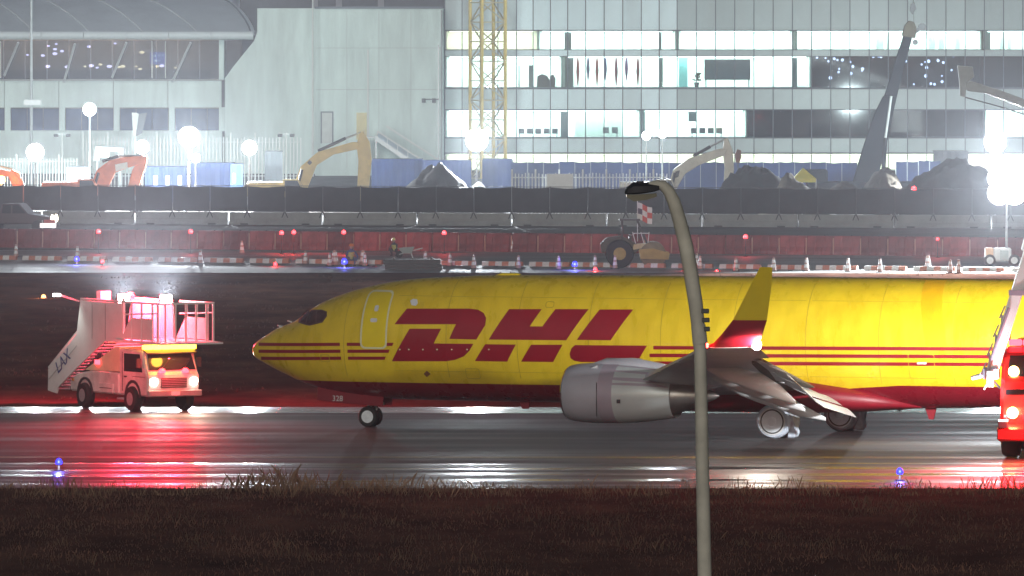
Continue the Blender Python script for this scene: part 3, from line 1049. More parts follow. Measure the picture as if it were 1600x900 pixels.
def light_tower(px, py, d, label, power, spread=(.55, .5), cols_=2, rows_=2, rl=.2, aim=(0, -1, -.12), gy=None, soft=.35, kind='SPOT', cone=110, trailer=True, color=(.86, .94, 1.0), back=0):
    p = at(px, py, d)
    t = thing('light_tower', label, 'light tower', (p.x, p.y, 0), group='mobile site light towers')
    h = p.z
    for k, (z0, z1, r) in enumerate(((.6, h * .55, .07), (h * .5, h - .1, .05))):
        MB().cyl((0, .1, z0), (0, .1, z1), r, n=8).build('mast', STEEL, t)
    MB().bar((-spread[0], .1, h), (spread[0], .1, h), .08).build('crossbar', STEEL, t)
    MB().bar((0, .1, h - spread[1]), (0, .1, h + spread[1]), .08).build('headpost', STEEL, t)
    for i in range(cols_):
        for j in range(rows_):
            x = (i - (cols_ - 1) / 2) * spread[0]
            z = h + (j - (rows_ - 1) / 2) * spread[1]
            yo_ = -.02 - .008 * (i * rows_ + j)
            hd_ = MB().lathe([(rl * .5, .22), (rl * 1.05, .04), (rl * 1.08, -.02)], (x, yo_, z), 'y', 14).build('lamp_head', STEEL, t)
            MB().lathe([(rl, -.03), (rl * .98, -.06)], (x, yo_, z), 'y', 14).build('lens', BULB, hd_)
    if trailer:
        MB().box((0, .2, .75), (1.1, 1.6, .8)).build('generator', WHITE, t, bevel=.06)
        for s_ in (-1, 1):
            MB().lathe([(.30, -.1), (.32, 0), (.30, .1)], (s_ * .68, .3, .32), 'x', 16).build('wheel', RUBBER, t)
            MB().bar((s_ * .5, -.5, .35), (s_ * 1.1, -1.0, .05), .06).build('outrigger', STEEL, t)
    lamp('flood', (0, -.45, h), power * 16, color, t, kind, aim, cone, soft, .3)
    if back:
        for i in range(cols_):
            x = (i - (cols_ - 1) / 2) * spread[0]
            hb = MB().lathe([(rl * .5, .02), (rl * 1.05, .2), (rl * 1.08, .26)], (x, .1, h), 'y', 14).build('lamp_head', STEEL, t)
            MB().lathe([(rl, .27), (rl * .98, .30)], (x, .1, h), 'y', 14).build('lens', BULB, hb)
        lamp('flood_back', (0, .75, h), back, (.82, 1.0, .98), t, 'SPOT', (0, 1, .10), 95, soft, .8)
    return t


TOWERS = [
    (745, 219, 612, 'brightest site light tower in front of the yellow lattice mast', 9000, (.75, .7)),
    (295, 214, 615, 'bright site light tower below the right end of the curved roof hall', 8000, (.7, .7)),
    (390, 231, 620, 'site light tower in front of the plain white block', 3500, (.5, .5)),
    (222, 230, 622, 'site light tower above the orange excavator arm', 2600, (.45, .45)),
    (55, 238, 625, 'site light tower by the white fence at far left', 4500, (.6, .6)),
    (306, 247, 606, 'small low site light under the bright left tower', 1200, (.3, .3)),
    (1555, 222, 618, 'site light tower high behind the right soil heap', 8000, (.75, .7)),
    (140, 171, 640, 'tall site light in front of the hall columns', 2600, (.45, .4)),
    (1010, 212, 640, 'small site light below the hanging flags', 900, (.3, .3)),
    (1035, 209, 640, 'small site light right of the flags window', 900, (.3, .3)),
]
for px, py, d, lb, pw_, sp in TOWERS:
    light_tower(px, py, d, lb, pw_, sp, cols_=1, rows_=1, rl=sp[0] * 1.0, back=50000 if pw_ >= 4500 else 0)
bt = light_tower(1573, 290, 489, 'huge glaring light tower on a small trailer at the right edge', 16000, (.80, .80), cols_=2, rows_=2, rl=.62, soft=.6, trailer=False)
# its trailer, an orange ended generator cart
o_ = MB().box((-.25, .1, .62), (.95, 1.1, .72)).build('generator', WHITE, bt, bevel=.06)
MB().box((-.95, .1, .68), (.42, 1.0, .62)).build('control_box', mat('pale_orange_panel', (.72, .45, .28), .5), bt, bevel=.04)
MB().box((-.15, -.47, .6), (.45, .03, .5)).build('vent_panel', mat('grey_vent', (.33, .38, .37), .5), bt)
for xx in (-.92, .38):
    wv = MB().lathe([(.20, -.08), (.30, -.07), (.32, 0), (.30, .07), (.20, .08)], (xx, -.4, .32), 'y', 18).build('wheel', RUBBER, bt, smooth=50)
    MB().lathe([(.19, -.09), (.02, -.1)], (xx, -.4, .32), 'y', 14).build('hub', WHITE, wv)

# ------------------------------------------------------------------ excavators
EXD = 611.0


def excavator(d, boom, stick, cyl, m, name_label, house_px, extra=None, cyl2=None):
    gx = (house_px - 800) * d / FPX
    t = thing('excavator', name_label, 'excavator', (gx, d, 0), group='excavators behind the screened fence')
    loc = lambda p: ((p[0] - 800) * d / FPX - gx, CAM_H - (p[1] - HOR) * d / FPX)
    MB().prism([loc(p) for p in boom], -.28, .28).build('boom', m, t, bevel=.03)
    MB().prism([loc(p) for p in stick], -.2, .2).build('stick', m, t, bevel=.03)
    a_, b_, c_ = [loc(p) for p in cyl]
    MB().cyl((a_[0], 0, a_[1]), (b_[0], 0, b_[1]), .11, n=10).build('hydraulic_barrel', DARK, t)
    MB().cyl((b_[0], 0, b_[1]), (c_[0], 0, c_[1]), .06, n=8).build('hydraulic_rod', STEEL, t)
    for s_ in (-1, 1):
        y = s_ * 1.2
        MB().loft([[(x, yy, z) for x, z in ((-2.1, .35), (-1.8, .05), (1.8, .05), (2.1, .35), (2.1, .65), (1.8, .92), (-1.8, .92), (-2.1, .65))] for yy in (y - .3, y + .3)]).build('track', DARK, t)
        pts_b = [loc(boom[0]), loc(boom[1])]
        MB().cyl((pts_b[0][0] + .2, s_ * .4, .9), (pts_b[1][0] + .1, s_ * .4, pts_b[1][1] - .2), .09, n=8).build('lift_cylinder', DARK, t)
    MB().cyl((0, 0, .9), (0, 0, 1.1), .8, n=18).build('slew_ring', DARK, t)
    MB().box((-1.0, .2, 1.6), (2.6, 2.4, 1.0)).build('house', m, t, bevel=.08)
    cb = MB().prism([(.1, 1.1), (1.4, 1.1), (1.5, 1.6), (1.2, 2.3), (.1, 2.3)], -1.3, -.35).build('cab', m, t, bevel=.05)
    MB().prism([(.25, 1.5), (1.3, 1.5), (1.35, 1.65), (1.1, 2.2), (.25, 2.2)], -1.33, -1.305).build('window', GLASSD, cb)
    e = loc(stick[-3])
    MB().prism([(e[0] - .5, max(.1, e[1] - 1.5)), (e[0] + .3, max(.1, e[1] - 1.6)), (e[0] + .7, max(.3, e[1] - 1.2)), (e[0] + .35, max(.6, e[1] - .6)), (e[0] - .1, max(.7, e[1] - .55))], -.5, .5).build('bucket', DARK, t)
    MB().bar((e[0], 0, e[1] + .3), (e[0] + .1, 0, max(.8, e[1] - .8)), .35).build('stick_end', m, t)
    if extra:
        for nm, poly, m2 in extra:
            MB().prism([loc(p) for p in poly], -.3, -.285).build(nm, m2, t)
    return t


excavator(EXD, [(455, 300), (470, 260), (497, 237), (550, 222), (563, 222), (559, 233), (522, 241), (495, 258), (478, 300)],
          [(562, 208), (567, 204), (578, 222), (581, 250), (576, 300), (558, 300), (560, 250), (557, 226)],
          [(497, 236), (540, 216), (564, 207)], YELL, 'yellow excavator with bent boom in front of the white block', 440,
          [('boom_pin', [(480, 254), (484, 250), (488, 254), (484, 258)], DARK)])
excavator(EXD, [(1040, 302), (1052, 265), (1075, 248), (1125, 232), (1137, 233), (1131, 243), (1092, 258), (1070, 272), (1053, 302)],
          [(1131, 218), (1137, 215), (1145, 235), (1147, 265), (1142, 304), (1130, 304), (1132, 262), (1129, 236)],
          [(1083, 244), (1110, 229), (1134, 217)], CREAM, 'cream white excavator with bent boom left of the soil heaps', 1022,
          [('boom_pin', [(1055, 268), (1062, 266), (1060, 276), (1055, 278)], DARK)])
excavator(EXD, [(138, 300), (152, 265), (172, 250), (195, 245), (229, 243), (226, 255), (200, 262), (180, 270), (166, 300)],
          [(221, 242), (231, 246), (227, 262), (214, 300), (198, 300), (207, 265)],
          [(160, 252), (185, 244), (222, 243)], ORNG, 'orange red excavator with a white name plate on its boom', 120,
          [('name_plate', [(180, 257), (199, 253), (200, 262), (181, 268)], WHITE)])
ex = excavator(EXD, [(-60, 300), (-40, 270), (-10, 263), (20, 268), (38, 290), (30, 292), (14, 276), (-8, 274), (-35, 300)],
               [(18, 264), (30, 270), (42, 296), (36, 304), (24, 300), (14, 278)],
               [(-30, 264), (-8, 258), (20, 264)], ORNG, 'orange excavator cut by the left frame edge', -80)
p = at(2, 281, EXD - 1.2)
t = thing('work_lamp', 'warm amber work lamp glowing beside the leftmost excavator', 'lamp', (p.x, p.y, 0))
MB().ball((0, 0, p.z), .28, 10, 7).build('bulb', glow('amber_work_lens', (1.0, .50, .12), 14), t)
MB().cyl((0, 0, 0), (0, 0, p.z - .2), .04, n=6).build('post', STEEL, t)
lamp('amber', (0, -.5, p.z), 500, (1, .5, .15), t)
p = at(1153, 243, EXD)
t = thing('quick_coupler_bucket', 'rusty brown bucket hung beside the cream excavator arm', 'bucket', (p.x, p.y, 0))
MB().prism([(-.15, p.z - .45), (.1, p.z - .5), (.22, p.z - .1), (.2, p.z + .35), (-.05, p.z + .42), (-.2, p.z + .1)], -.4, .4).build('bucket', mat('rusty_steel', (.24, .10, .06), .8, var=.3), t)
MB().bar((0, 0, p.z - .4), (.05, 0, 0), .08).build('stand', DARK, t)

# ------------------------------------------------------------------ telescopic cranes
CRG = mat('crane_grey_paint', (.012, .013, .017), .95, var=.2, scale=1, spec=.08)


def boom_poly(d, gx, pts):
    return [((p[0] - 800) * d / FPX - gx, CAM_H - (p[1] - HOR) * d / FPX) for p in pts]


d = 640.0
gx = (1355 - 800) * d / FPX
t = thing('mobile_crane', 'grey telescopic mobile crane with raised boom before the terminal', 'crane', (gx, d, 0))
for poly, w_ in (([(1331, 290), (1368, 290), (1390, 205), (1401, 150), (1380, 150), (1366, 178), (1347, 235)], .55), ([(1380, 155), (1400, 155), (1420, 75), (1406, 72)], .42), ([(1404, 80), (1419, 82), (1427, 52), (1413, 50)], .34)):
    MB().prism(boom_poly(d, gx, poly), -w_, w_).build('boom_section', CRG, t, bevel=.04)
MB().prism(boom_poly(d, gx, [(1409, 56), (1430, 60), (1432, 45), (1428, 34), (1420, 32), (1413, 40)]), -.4, .4).build('boom_head', mat('crane_head_brown', (.07, .06, .045), .9, spec=.1), t, bevel=.04)
for px, py, r in ((1441, 42, .28), (1430, 66, .2)):
    q = boom_poly(d, gx, [(px, py)])[0]
    MB().cyl((q[0], -.15, q[1]), (q[0], .15, q[1]), r, n=14).build('sheave', DARK, t)
MB().prism(boom_poly(d, gx, [(1428, 47), (1444, 38), (1446, 43), (1430, 53)]), -.1, .1).build('sheave_arm', DARK, t)
q = boom_poly(d, gx, [(1378, 290), (1383, 215), (1392, 150)])
MB().cyl((q[0][0], -.6, q[0][1]), (q[1][0], -.6, q[1][1]), .16, n=10).build('lift_cylinder', CRG, t)
MB().cyl((q[1][0], -.6, q[1][1]), (q[2][0], -.6, q[2][1]), .09, n=8).build('cylinder_rod', STEEL, t)
q = boom_poly(d, gx, [(1426, -30), (1427, 6), (1427, 18)])
MB().cyl((q[0][0], 0, q[0][1]), (q[1][0], 0, q[1][1]), .03, n=6).build('hoist_rope', DARK, t)
MB().prism([(q[1][0] - .18, q[1][1]), (q[1][0] + .12, q[1][1] + .1), (q[1][0] + .2, q[1][1] - .35), (q[1][0] - .05, q[1][1] - .75), (q[1][0] - .25, q[1][1] - .5)], -.15, .15).build('hook_block', DARK, t)
MB().bar((boom_poly(d, gx, [(1428, 36)])[0][0], 0, boom_poly(d, gx, [(1428, 36)])[0][1]), (q[0][0], 0, q[0][1]), .03).build('jib_rope', DARK, t)
MB().box((0, 0, 1.1), (8.5, 2.5, .9)).build('carrier', CRG, t, bevel=.08)
MB().box((-3.6, 0, 1.9), (1.6, 2.4, 1.0)).build('cab', CRG, t, bevel=.1)
for xx in (-3, -1.4, 1.4, 3):
    for y in (-1.1, 1.1):
        MB().lathe([(.3, -.2), (.55, -.18), (.58, 0), (.55, .18), (.3, .2)], (xx, y, .58), 'y', 16).build('wheel', RUBBER, t)
d = 600.0
gx = (1650 - 800) * d / FPX
t = thing('mobile_crane', 'olive grey lowered lifting boom entering from the right edge', 'crane', (gx, d, 0))
OLV = mat('olive_grey_paint', (.30, .31, .27), .55, var=.15)
MB().prism(boom_poly(d, gx, [(1500, 134), (1516, 126), (1560, 140), (1720, 200), (1720, 222), (1600, 168), (1540, 146), (1512, 142)]), -.3, .3).build('boom', OLV, t, bevel=.04)
MB().prism(boom_poly(d, gx, [(1496, 102), (1520, 104), (1522, 120), (1510, 130), (1508, 152), (1500, 150), (1499, 128)]), -.35, .35).build('boom_head', OLV, t, bevel=.04)
q = boom_poly(d, gx, [(1508, 152), (1560, 166), (1720, 216)])
MB().tube([(a_, -.4, b_) for a_, b_ in q], .05, 6).build('hose', DARK, t)
MB().box((3.2, 0, 2.6), (3.0, 2.4, 5.2)).build('turntable', OLV, t, bevel=.1)
for xx in (1.8, 4.5):
    MB().lathe([(.3, -.2), (.6, -.18), (.6, .18), (.3, .2)], (xx, -1.3, .6), 'y', 16).build('wheel', RUBBER, t)

# ------------------------------------------------------------------ tower crane mast
d = 700.0
TCY = mat('tower_crane_yellow', (.62, .46, .14), .5, var=.12)
gx = (762 - 800) * d / FPX
t = thing('tower_crane_mast', 'yellow lattice tower crane mast rising past the frame in front of the terminal', 'crane', (gx, d, 0), R(27))
hw = 1.0
cs = [(-hw, -hw), (hw, -hw), (hw, hw), (-hw, hw)]
for x, y in cs:
    MB().bar((x, y, 0), (x, y, 30), .2).build('leg', TCY, t)
MB().box((0, 0, .3), (3.2, 3.2, .6)).build('base', KCON, t)
TCB = mat('tower_crane_brace', (.42, .36, .22), .6, var=.15)
hz_ = MB().bar((-hw, -hw, 0), (hw, -hw, 0), .09).build('crossbar', TCB, t)
dg1 = MB().bar((-hw, -hw, 0), (hw, -hw, 1.5), .08).build('diagonal', TCB, t)
dg2 = MB().bar((hw, -hw, 0), (-hw, -hw, 1.5), .08).build('diagonal', TCB, t)
first = True
for k in range(20):
    for s_ in range(4):
        for src in ((hz_, dg1) if (k + s_) % 2 else (hz_, dg2)):
            c = src if (first and src is not dg1) else copy_obj(src, t)
            c.location = (0, 0, .6 + k * 1.5)
            c.rotation_euler = (0, 0, s_ * math.pi / 2)
        first = False
bpy.data.objects.remove(dg1)

# ------------------------------------------------------------------ fences, hoardings, cabins of the site
def picket_fence(p0, p1, top, bot, d, n_, label, m):
    gx = ((p0 + p1) / 2 - 800) * d / FPX
    t = thing('picket_fence', label, 'fence', (gx, d, 0))
    x0, x1 = (p0 - 800) * d / FPX - gx, (p1 - 800) * d / FPX - gx
    h = CAM_H - (top - HOR) * d / FPX
    src = MB().box((0, 0, h / 2), (.075, .04, h)).build('picket', m, t)
    for i in range(n_ + 1):
        c = src if i == 0 else copy_obj(src, t)
        c.location.x = x0 + (x1 - x0) * i / n_
        c.scale.z = 1.08 if i % 7 == 0 else random.uniform(.97, 1.0)
        c.scale.x = 1.5 if i % 7 == 0 else 1
    for z in (h * .25, h * .9):
        MB().bar((x0, .05, z), (x1, .05, z), .05).build('rail', m, t)


PICK = mat('pale_picket', (.66, .68, .66), .55, var=.08)
picket_fence(800, 1042, 270, 300, 594, 46, 'pale picket fence left of the cream excavator', PICK)
picket_fence(130, 470, 214, 262, 690, 62, 'tall pale palisade in front of the curved roof hall', PICK)
picket_fence(-40, 120, 246, 300, 660, 34, 'close palisade at far left coloured white for the glare of the site lamps', WHITE)  # white colour stands in for the overexposing lamp light
p = at(875, 284, 593)
t = thing('white_board', 'blank white board fixed on the pale picket fence', 'board', (p.x, 593.6, 0))
MB().box((0, 0, p.z), (1.75, .06, 1.0)).build('panel', WHITE, t)
for s_ in (-1, 1):
    MB().bar((s_ * .8, .05, 0), (s_ * .8, .05, p.z + .5), .06).build('post', WHITE, t)
p = at(940, 262, 640)
BLUE = mat('blue_sheet', (.03, .05, .15), .8, var=.3, scale=.6, bump=.3, bscale=1.5)


def hoarding(p0, p1, top, d, label, n_, m=BLUE):
    gx = ((p0 + p1) / 2 - 800) * d / FPX
    t = thing('site_hoarding', label, 'hoarding', (gx, d, 0))
    x0, x1 = (p0 - 800) * d / FPX - gx, (p1 - 800) * d / FPX - gx
    h = CAM_H - (top - HOR) * d / FPX
    for i in range(n_):
        a_, b_ = x0 + (x1 - x0) * i / n_, x0 + (x1 - x0) * (i + 1) / n_
        hh = h - random.uniform(0, .12)
        MB().prism([(a_ + .02, .05), (b_ - .02, .05), (b_ - .02, hh), ((a_ + b_) / 2, hh - .04), (a_ + .02, hh)], -.03, .03).build('sheet', m, t)
        MB().bar((a_, .08, 0), (a_, .08, h), .06).build('post', STEEL, t)


hoarding(800, 1340, 252, 672, 'blue sheeted hoarding in front of the terminal ground floor', 22)
hoarding(1400, 1470, 250, 650, 'short blue sheeted hoarding right of the telescopic crane', 4)


def container(p0, p1, top, d, label, m, lit=()):
    gx = ((p0 + p1) / 2 - 800) * d / FPX
    t = thing('site_container', label, 'container', (gx, d, 0), group='containers on the building site')
    hw_ = (p1 - p0) / 2 * d / FPX
    h = CAM_H - (top - HOR) * d / FPX
    mb = MB()
    nn = int(hw_ * 2 / .3)
    prof = []
    for i in range(nn + 1):
        x = -hw_ + 2 * hw_ * i / nn
        prof.append((x, -.03 if i % 2 else .03))
    mb.add([(x, y, .15) for x, y in prof] + [(x, y, h) for x, y in prof], [(i, i + 1, nn + 2 + i, nn + 1 + i) for i in range(nn)])
    mb.build('corrugated_wall', m, t)
    MB().box((0, 1.25, h / 2 + .05), (hw_ * 2 - .02, 2.3, h - .1)).build('body', m, t)
    MB().box((0, 1.2, h + .03), (hw_ * 2 + .06, 2.5, .08)).build('roof', m, t)
    for s_ in (-1, 1):
        MB().box((s_ * hw_, -.02, h / 2), (.14, .14, h)).build('corner_post', m, t)
    for q in lit:
        x = (q - (p0 + p1) / 2) * d / FPX
        MB().box((x, -.06, h - .9), (.28, .04, .7)).build('window', glow('lit_cabin_window', (.75, .85, 1.0), 2.0), t)
    return t


CBL = mat('container_blue', (.025, .05, .17), .7, var=.2, scale=.8)
CGR = mat('container_grey', (.12, .13, .15), .6, var=.2, scale=.8)
container(105, 140, 262, 640, 'small grey site cabin with two lit windows at left', CGR, (114, 129))
container(228, 290, 262, 638, 'blue site cabin with lit windows right of the orange excavator', CBL, (243, 262, 281))
container(300, 365, 256, 642, 'plain blue container below the bright left light tower', CBL)
container(362, 378, 258, 634, 'bright blue upright cabin beside the warm container end', mat('bright_blue', (.06, .16, .5), .5), (365,))
container(582, 660, 250, 668, 'long blue container at the foot of the outside stair', CBL)
container(662, 735, 252, 660, 'blue container right of the outside stair', CBL)
container(755, 800, 250, 664, 'blue container beside the tower crane mast', CBL)
container(415, 440, 238, 650, 'dark grey tank like container left of the yellow excavator', CGR)
container(1460, 1512, 237, 700, 'grey container against the terminal ground floor at right', CGR)
# parked loader and black frame in the glare at left
p = at(172, 243, 640)
t = thing('screening_machine', 'dark framed screening machine behind the orange excavator', 'machine', (p.x, 640, 0))
mpoly = boom_poly(640, p.x, [(146, 250), (150, 228), (195, 230), (194, 243), (188, 246), (186, 238), (160, 236), (156, 252)])
MB().prism(mpoly, -.6, .6).build('frame', DARK, t)
MB().prism(boom_poly(640, p.x, [(155, 236), (172, 236), (170, 246), (152, 246)]), -.62, .62).build('sign_panel', WHITE, t)
for xx in (-.9, .7):
    MB().bar((xx, 0, 0), (xx, 0, 3.1), .15).build('leg', DARK, t)
# hall front frame on a post and lamp masts of the hall forecourt
p = at(213, 192, 690)
t = thing('tilted_panel', 'white and dark tilted panel on a post in front of the hall', 'sign', (p.x, 690, 0))
MB().prism(boom_poly(690, p.x, [(206, 176), (213, 176), (217, 178), (212, 213), (208, 213)]), -.1, .1).build('white_face', WHITE, t)
MB().prism(boom_poly(690, p.x, [(217, 178), (230, 176), (222, 208), (212, 213)]), -.08, .08).build('dark_face', CGR, t)
MB().bar((-.1, 0, 0), (-.1, 0, 4.2), .12).build('post', STEEL, t)
p = at(49, 100, 700)
t = thing('flood_mast', 'tall thin pale mast with a crossbar in front of the curved roof hall', 'mast', (p.x, 700, 0))
MB().tube([(0, 0, 0), (0, 0, 18)], [.13, .08], 10).build('pole', mat('pale_mast', (.50, .53, .55), .5), t)
MB().box((.1, -.1, CAM_H - 158 * 700 / FPX), (1.35, .2, .4)).build('crossbar', STEEL, t)
p = at(575, 100, 735)
p = at(487, 20, 735)
t = thing('antenna_pole', 'thin white pole above the corner of the white block', 'mast', (p.x, 739, 0))
MB().tube([(0, 0, 0), (0, 0, 15.6)], [.09, .05], 8).build('pole', WHITE, t)
MB().box((0, 0, 14.6), (.3, .2, .3)).build('head', STEEL, t)
for px, lb in ((97, 'street lamp post with two dark heads left of the hall columns'), (447, 'street lamp post with dark heads left of the yellow excavator')):
    p = at(px, 205, 680)
    t = thing('forecourt_lamp_post', lb, 'lamp post', (p.x, 680, 0))
    MB().tube([(0, 0, 0), (0, 0, 4.4)], [.08, .05], 8).build('pole', WHITE, t)
    MB().bar((-.45, 0, 4.3), (.45, 0, 4.3), .05).build('arm', STEEL, t)
    for s_ in (-1, 1):
        MB().box((s_ * .45, 0, 4.2), (.35, .3, .22)).build('head', DARK, t, bevel=.04)

# yellow canopy tent
d = 622.0
p = at(1257, 275, d)
t = thing('canopy_tent', 'bright yellow pitched canopy tent between the soil heaps', 'tent', (p.x, d, 0))
TENT = mat('yellow_tent_cloth', (.75, .66, .06), .6, var=.08)
z0, z1 = CAM_H - 277 * d / FPX, CAM_H - 260 * d / FPX
mb = MB()
hw = .78
mb.add([(-hw, -hw, z0), (hw, -hw, z0), (hw, hw, z0), (-hw, hw, z0), (-.1, 0, z1)], [(0, 1, 4), (1, 2, 4), (2, 3, 4), (3, 0, 4)])
mb.build('roof', TENT, t)
for a_, b_ in (((-hw, -hw), (hw, -hw)), ((hw, -hw), (hw, hw)), ((hw, hw), (-hw, hw)), ((-hw, hw), (-hw, -hw))):
    MB().bar((a_[0], a_[1], z0 - .12), (b_[0], b_[1], z0 - .12), .02, .25).build('valance', TENT, t)
    MB().bar((a_[0], a_[1], 0), (a_[0], a_[1], z0), .05).build('leg', WHITE, t)

# ------------------------------------------------------------------ roller
p = on_ground(993, 418)
d = p.y
s_ = FPX / d
rt = thing('soil_roller', 'yellow single drum roller with canopy working on the far taxiway', 'roller', p)
rl_ = lambda px, py: ((px - 993) / s_, (418 - py) / s_)
RY = mat('roller_yellow', (.36, .27, .07), .6, var=.2)
RB = mat('roller_brown_body', (.10, .085, .06), .7, var=.25)
for y in (-.75, .75):
    wv = MB().lathe([(.35, -.25), (.68, -.26), (.76, -.15), (.76, .15), (.68, .26), (.35, .25)], (rl_(968, 0)[0], y, .76), 'y', 22).build('wheel', RUBBER, rt, smooth=40)
    MB().lathe([(.34, -.27), (.1, -.3)], (rl_(968, 0)[0], y, .76), 'y', 14).build('rim', RY, wv)
dm = MB().lathe([(.1, -1.0), (.66, -1.0), (.7, -.97), (.7, .97), (.66, 1.0), (.1, 1.0)], (rl_(1020, 0)[0], 0, .7), 'y', 30).build('drum', mat('drum_steel', (.20, .17, .10), .6, metal=.3, var=.25), rt, smooth=40)
for y in (-1.12, 1.12):
    MB().prism([(rl_(1000, 0)[0], .5), (rl_(1044, 0)[0], .45), (rl_(1046, 0)[0], .8), (rl_(1020, 0)[0], 1.05), (rl_(998, 0)[0], 1.0)], y - .06, y + .06).build('drum_frame', RY, rt)
MB().prism([(rl_(940, 0)[0], .8), (rl_(990, 0)[0], .7), (rl_(1000, 0)[0], 1.0), (rl_(996, 0)[0], 1.25), (rl_(970, 0)[0], 1.7), (rl_(948, 0)[0], 1.6), (rl_(938, 0)[0], 1.3)], -.55, .55).build('hood', RB, rt, bevel=.05)
MB().prism([(rl_(988, 0)[0], .95), (rl_(1016, 0)[0], 1.15), (rl_(1018, 0)[0], 1.3), (rl_(990, 0)[0], 1.25)], -.7, .7).build('deck', mat('deck_cream', (.55, .47, .25), .6), rt)
for px, py in ((972, 385), (1011, 380)):
    for y in (-.6, .6):
        a_ = rl_(px, py)
        b_ = rl_(972 if px < 990 else 995, 343)
        MB().bar((a_[0], y, a_[1]), (b_[0], y, b_[1]), .11).build('canopy_post', DARK, rt)
a_, b_ = rl_(968, 343), rl_(1000, 343)
MB().box(((a_[0] + b_[0]) / 2, 0, a_[1]), (b_[0] - a_[0], 1.4, .09)).build('canopy', DARK, rt)
MB().prism([rl_(976, 380), rl_(986, 380), rl_(987, 368), rl_(983, 366), rl_(982, 374), rl_(976, 374)], -.3, .3).build('seat', DARK, rt)
MB().tube([rl_(1001, 376)[:1] + (0,) + rl_(1001, 376)[1:], rl_(997, 366)[:1] + (0,) + rl_(997, 366)[1:]], .03, 6).build('steering_column', DARK, rt)
for x0, x1 in ((993, 988), (1006, 1001), (1012, 1014)):
    MB().bar((rl_(x0, 380)[0], -.65, rl_(0, 380)[1]), (rl_(x1, 362)[0], -.65, rl_(0, 362)[1]), .04).build('handrail', WHITE, rt)
MB().bar((rl_(988, 364)[0], -.65, rl_(0, 364)[1]), (rl_(1014, 364)[0], -.65, rl_(0, 364)[1]), .04).build('handrail', WHITE, rt)
# flag on the roller
q = rl_(996, 316)
fl = thing('checkered_flag', 'orange and white checkered flag flying above the roller', 'flag', (p.x + q[0], p.y, 0))
MB().cyl((0, -.2, 1.4), (0, -.2, q[1] + .1), .025, n=6).build('pole', WHITE, fl)
FO = mat('flag_orange', (.55, .10, .08), .7, var=.1)
FD = mat('flag_dark', (.12, .10, .12), .7, var=.1)
for i in range(3):
    for j in range(3):
        mb = MB()
        vv = []
        for u in range(4):
            for v in (0, 1):
                xx = (i + u / 3) * .26
                vv.append((xx, -.2 - .09 * math.sin(xx * 6), q[1] - (j + v) * .30 - xx * .38 + .03 * math.sin(xx * 9)))
        mb.add(vv, [(2 * u, 2 * u + 1, 2 * u + 3, 2 * u + 2) for u in range(3)])
        mb.build('check', WHITE if (i + j) % 2 == 0 else (FO if i > 0 else FD), fl)

# low dark plates stacked by the far taxiway
p = on_ground(645, 421)
t = thing('plate_stack', 'low dark stack of steel road plates on the infield edge', 'plate stack', p)
for k in range(4):
    MB().box((random.uniform(-.05, .05), 0, .07 + .14 * k), (3.0, 1.6, .12)).build('plate', DARK, t)
for xx in (-1, 0, 1):
    MB().box((xx, 0, .6), (.1, 1.5, .08)).build('batten', RB, t)
p = on_ground(635, 403)
t = thing('wheelbarrow', 'grey wheelbarrow tipped behind the dark plate stack', 'wheelbarrow', p)
MB().prism([(-.45, .55), (.45, .62), (.28, .25), (-.2, .25)], -.3, .3).build('tray', mat('tray_grey', (.3, .34, .33), .6), t)
MB().lathe([(.1, -.05), (.2, -.05), (.2, .05), (.1, .05)], (-.4, 0, .2), 'y', 14).build('wheel', RUBBER, t)
for y in (-.25, .25):
    MB().bar((-.4, y * .3, .2), (.9, y, .55), .04).build('handle', STEEL, t)
    MB().bar((.25, y, .35), (.35, y, 0), .04).build('leg', STEEL, t)


# ------------------------------------------------------------------ workers
def person(px, py, label, joints, height_scale, vest, trousers, helmet, face=0.0):
    """joints: crouching or standing skeleton in metres, one skinned surface"""
    p = on_ground(px, py)
    t = thing('person', label, 'person', p, face, 'site workers on the far taxiway')
    J, E, RD = joints
    me = bpy.data.meshes.new('body')
    me.from_pydata([tuple(c * height_scale for c in v) for v in J], E, [])
    o = bpy.data.objects.new('body', me)
    COL.objects.link(o)
    o.parent = t
    sk = o.modifiers.new('skin', 'SKIN')
    for i, r in enumerate(RD):
        me.skin_vertices[0].data[i].radius = (r * height_scale, r * height_scale)
    me.skin_vertices[0].data[0].use_root = True
    ss = o.modifiers.new('sub', 'SUBSURF')
    ss.levels = ss.render_levels = 1
    me.materials.append(trousers)
    k = height_scale
    hd_ = Vector(J[3]) * k
    ch, pel = Vector(J[1]) * k, Vector(J[0]) * k
    ax = (ch - pel)
    MB().tube([pel + ax * .12, pel + ax * .55, ch + ax * .05], [.19 * k, .2 * k, .17 * k], 12).build('vest', vest, t, smooth=60)
    MB().ball(hd_, .105 * k, 12, 9, (.9, 1.05, 1.15)).build('head', mat('skin', (.45, .28, .2), .6), t, smooth=80)
    MB().lathe([(.15 * k, 0), (.135 * k, .03), (.12 * k, .1), (.06 * k, .15)], (hd_.x, hd_.y, hd_.z + .04 * k), n=14).build('helmet', helmet, t, smooth=60)
    for s__ in (-1, 1):
        ft = Vector(J[8 if s__ < 0 else 11]) * k
        MB().box((ft.x, ft.y - .06 * k, .04 * k), (.11 * k, .27 * k, .09 * k)).build('boot', DARK, t, bevel=.02)
        hn = Vector(J[14 if s__ < 0 else 17]) * k
        for f_ in range(5):
            MB().tube([hn + Vector(((f_ - 2) * .02 * k, 0, 0)), hn + Vector(((f_ - 2) * .025 * k, -.05 * k, -.05 * k))], [.011 * k, .008 * k], 5).build('finger', MATS['skin'], t)


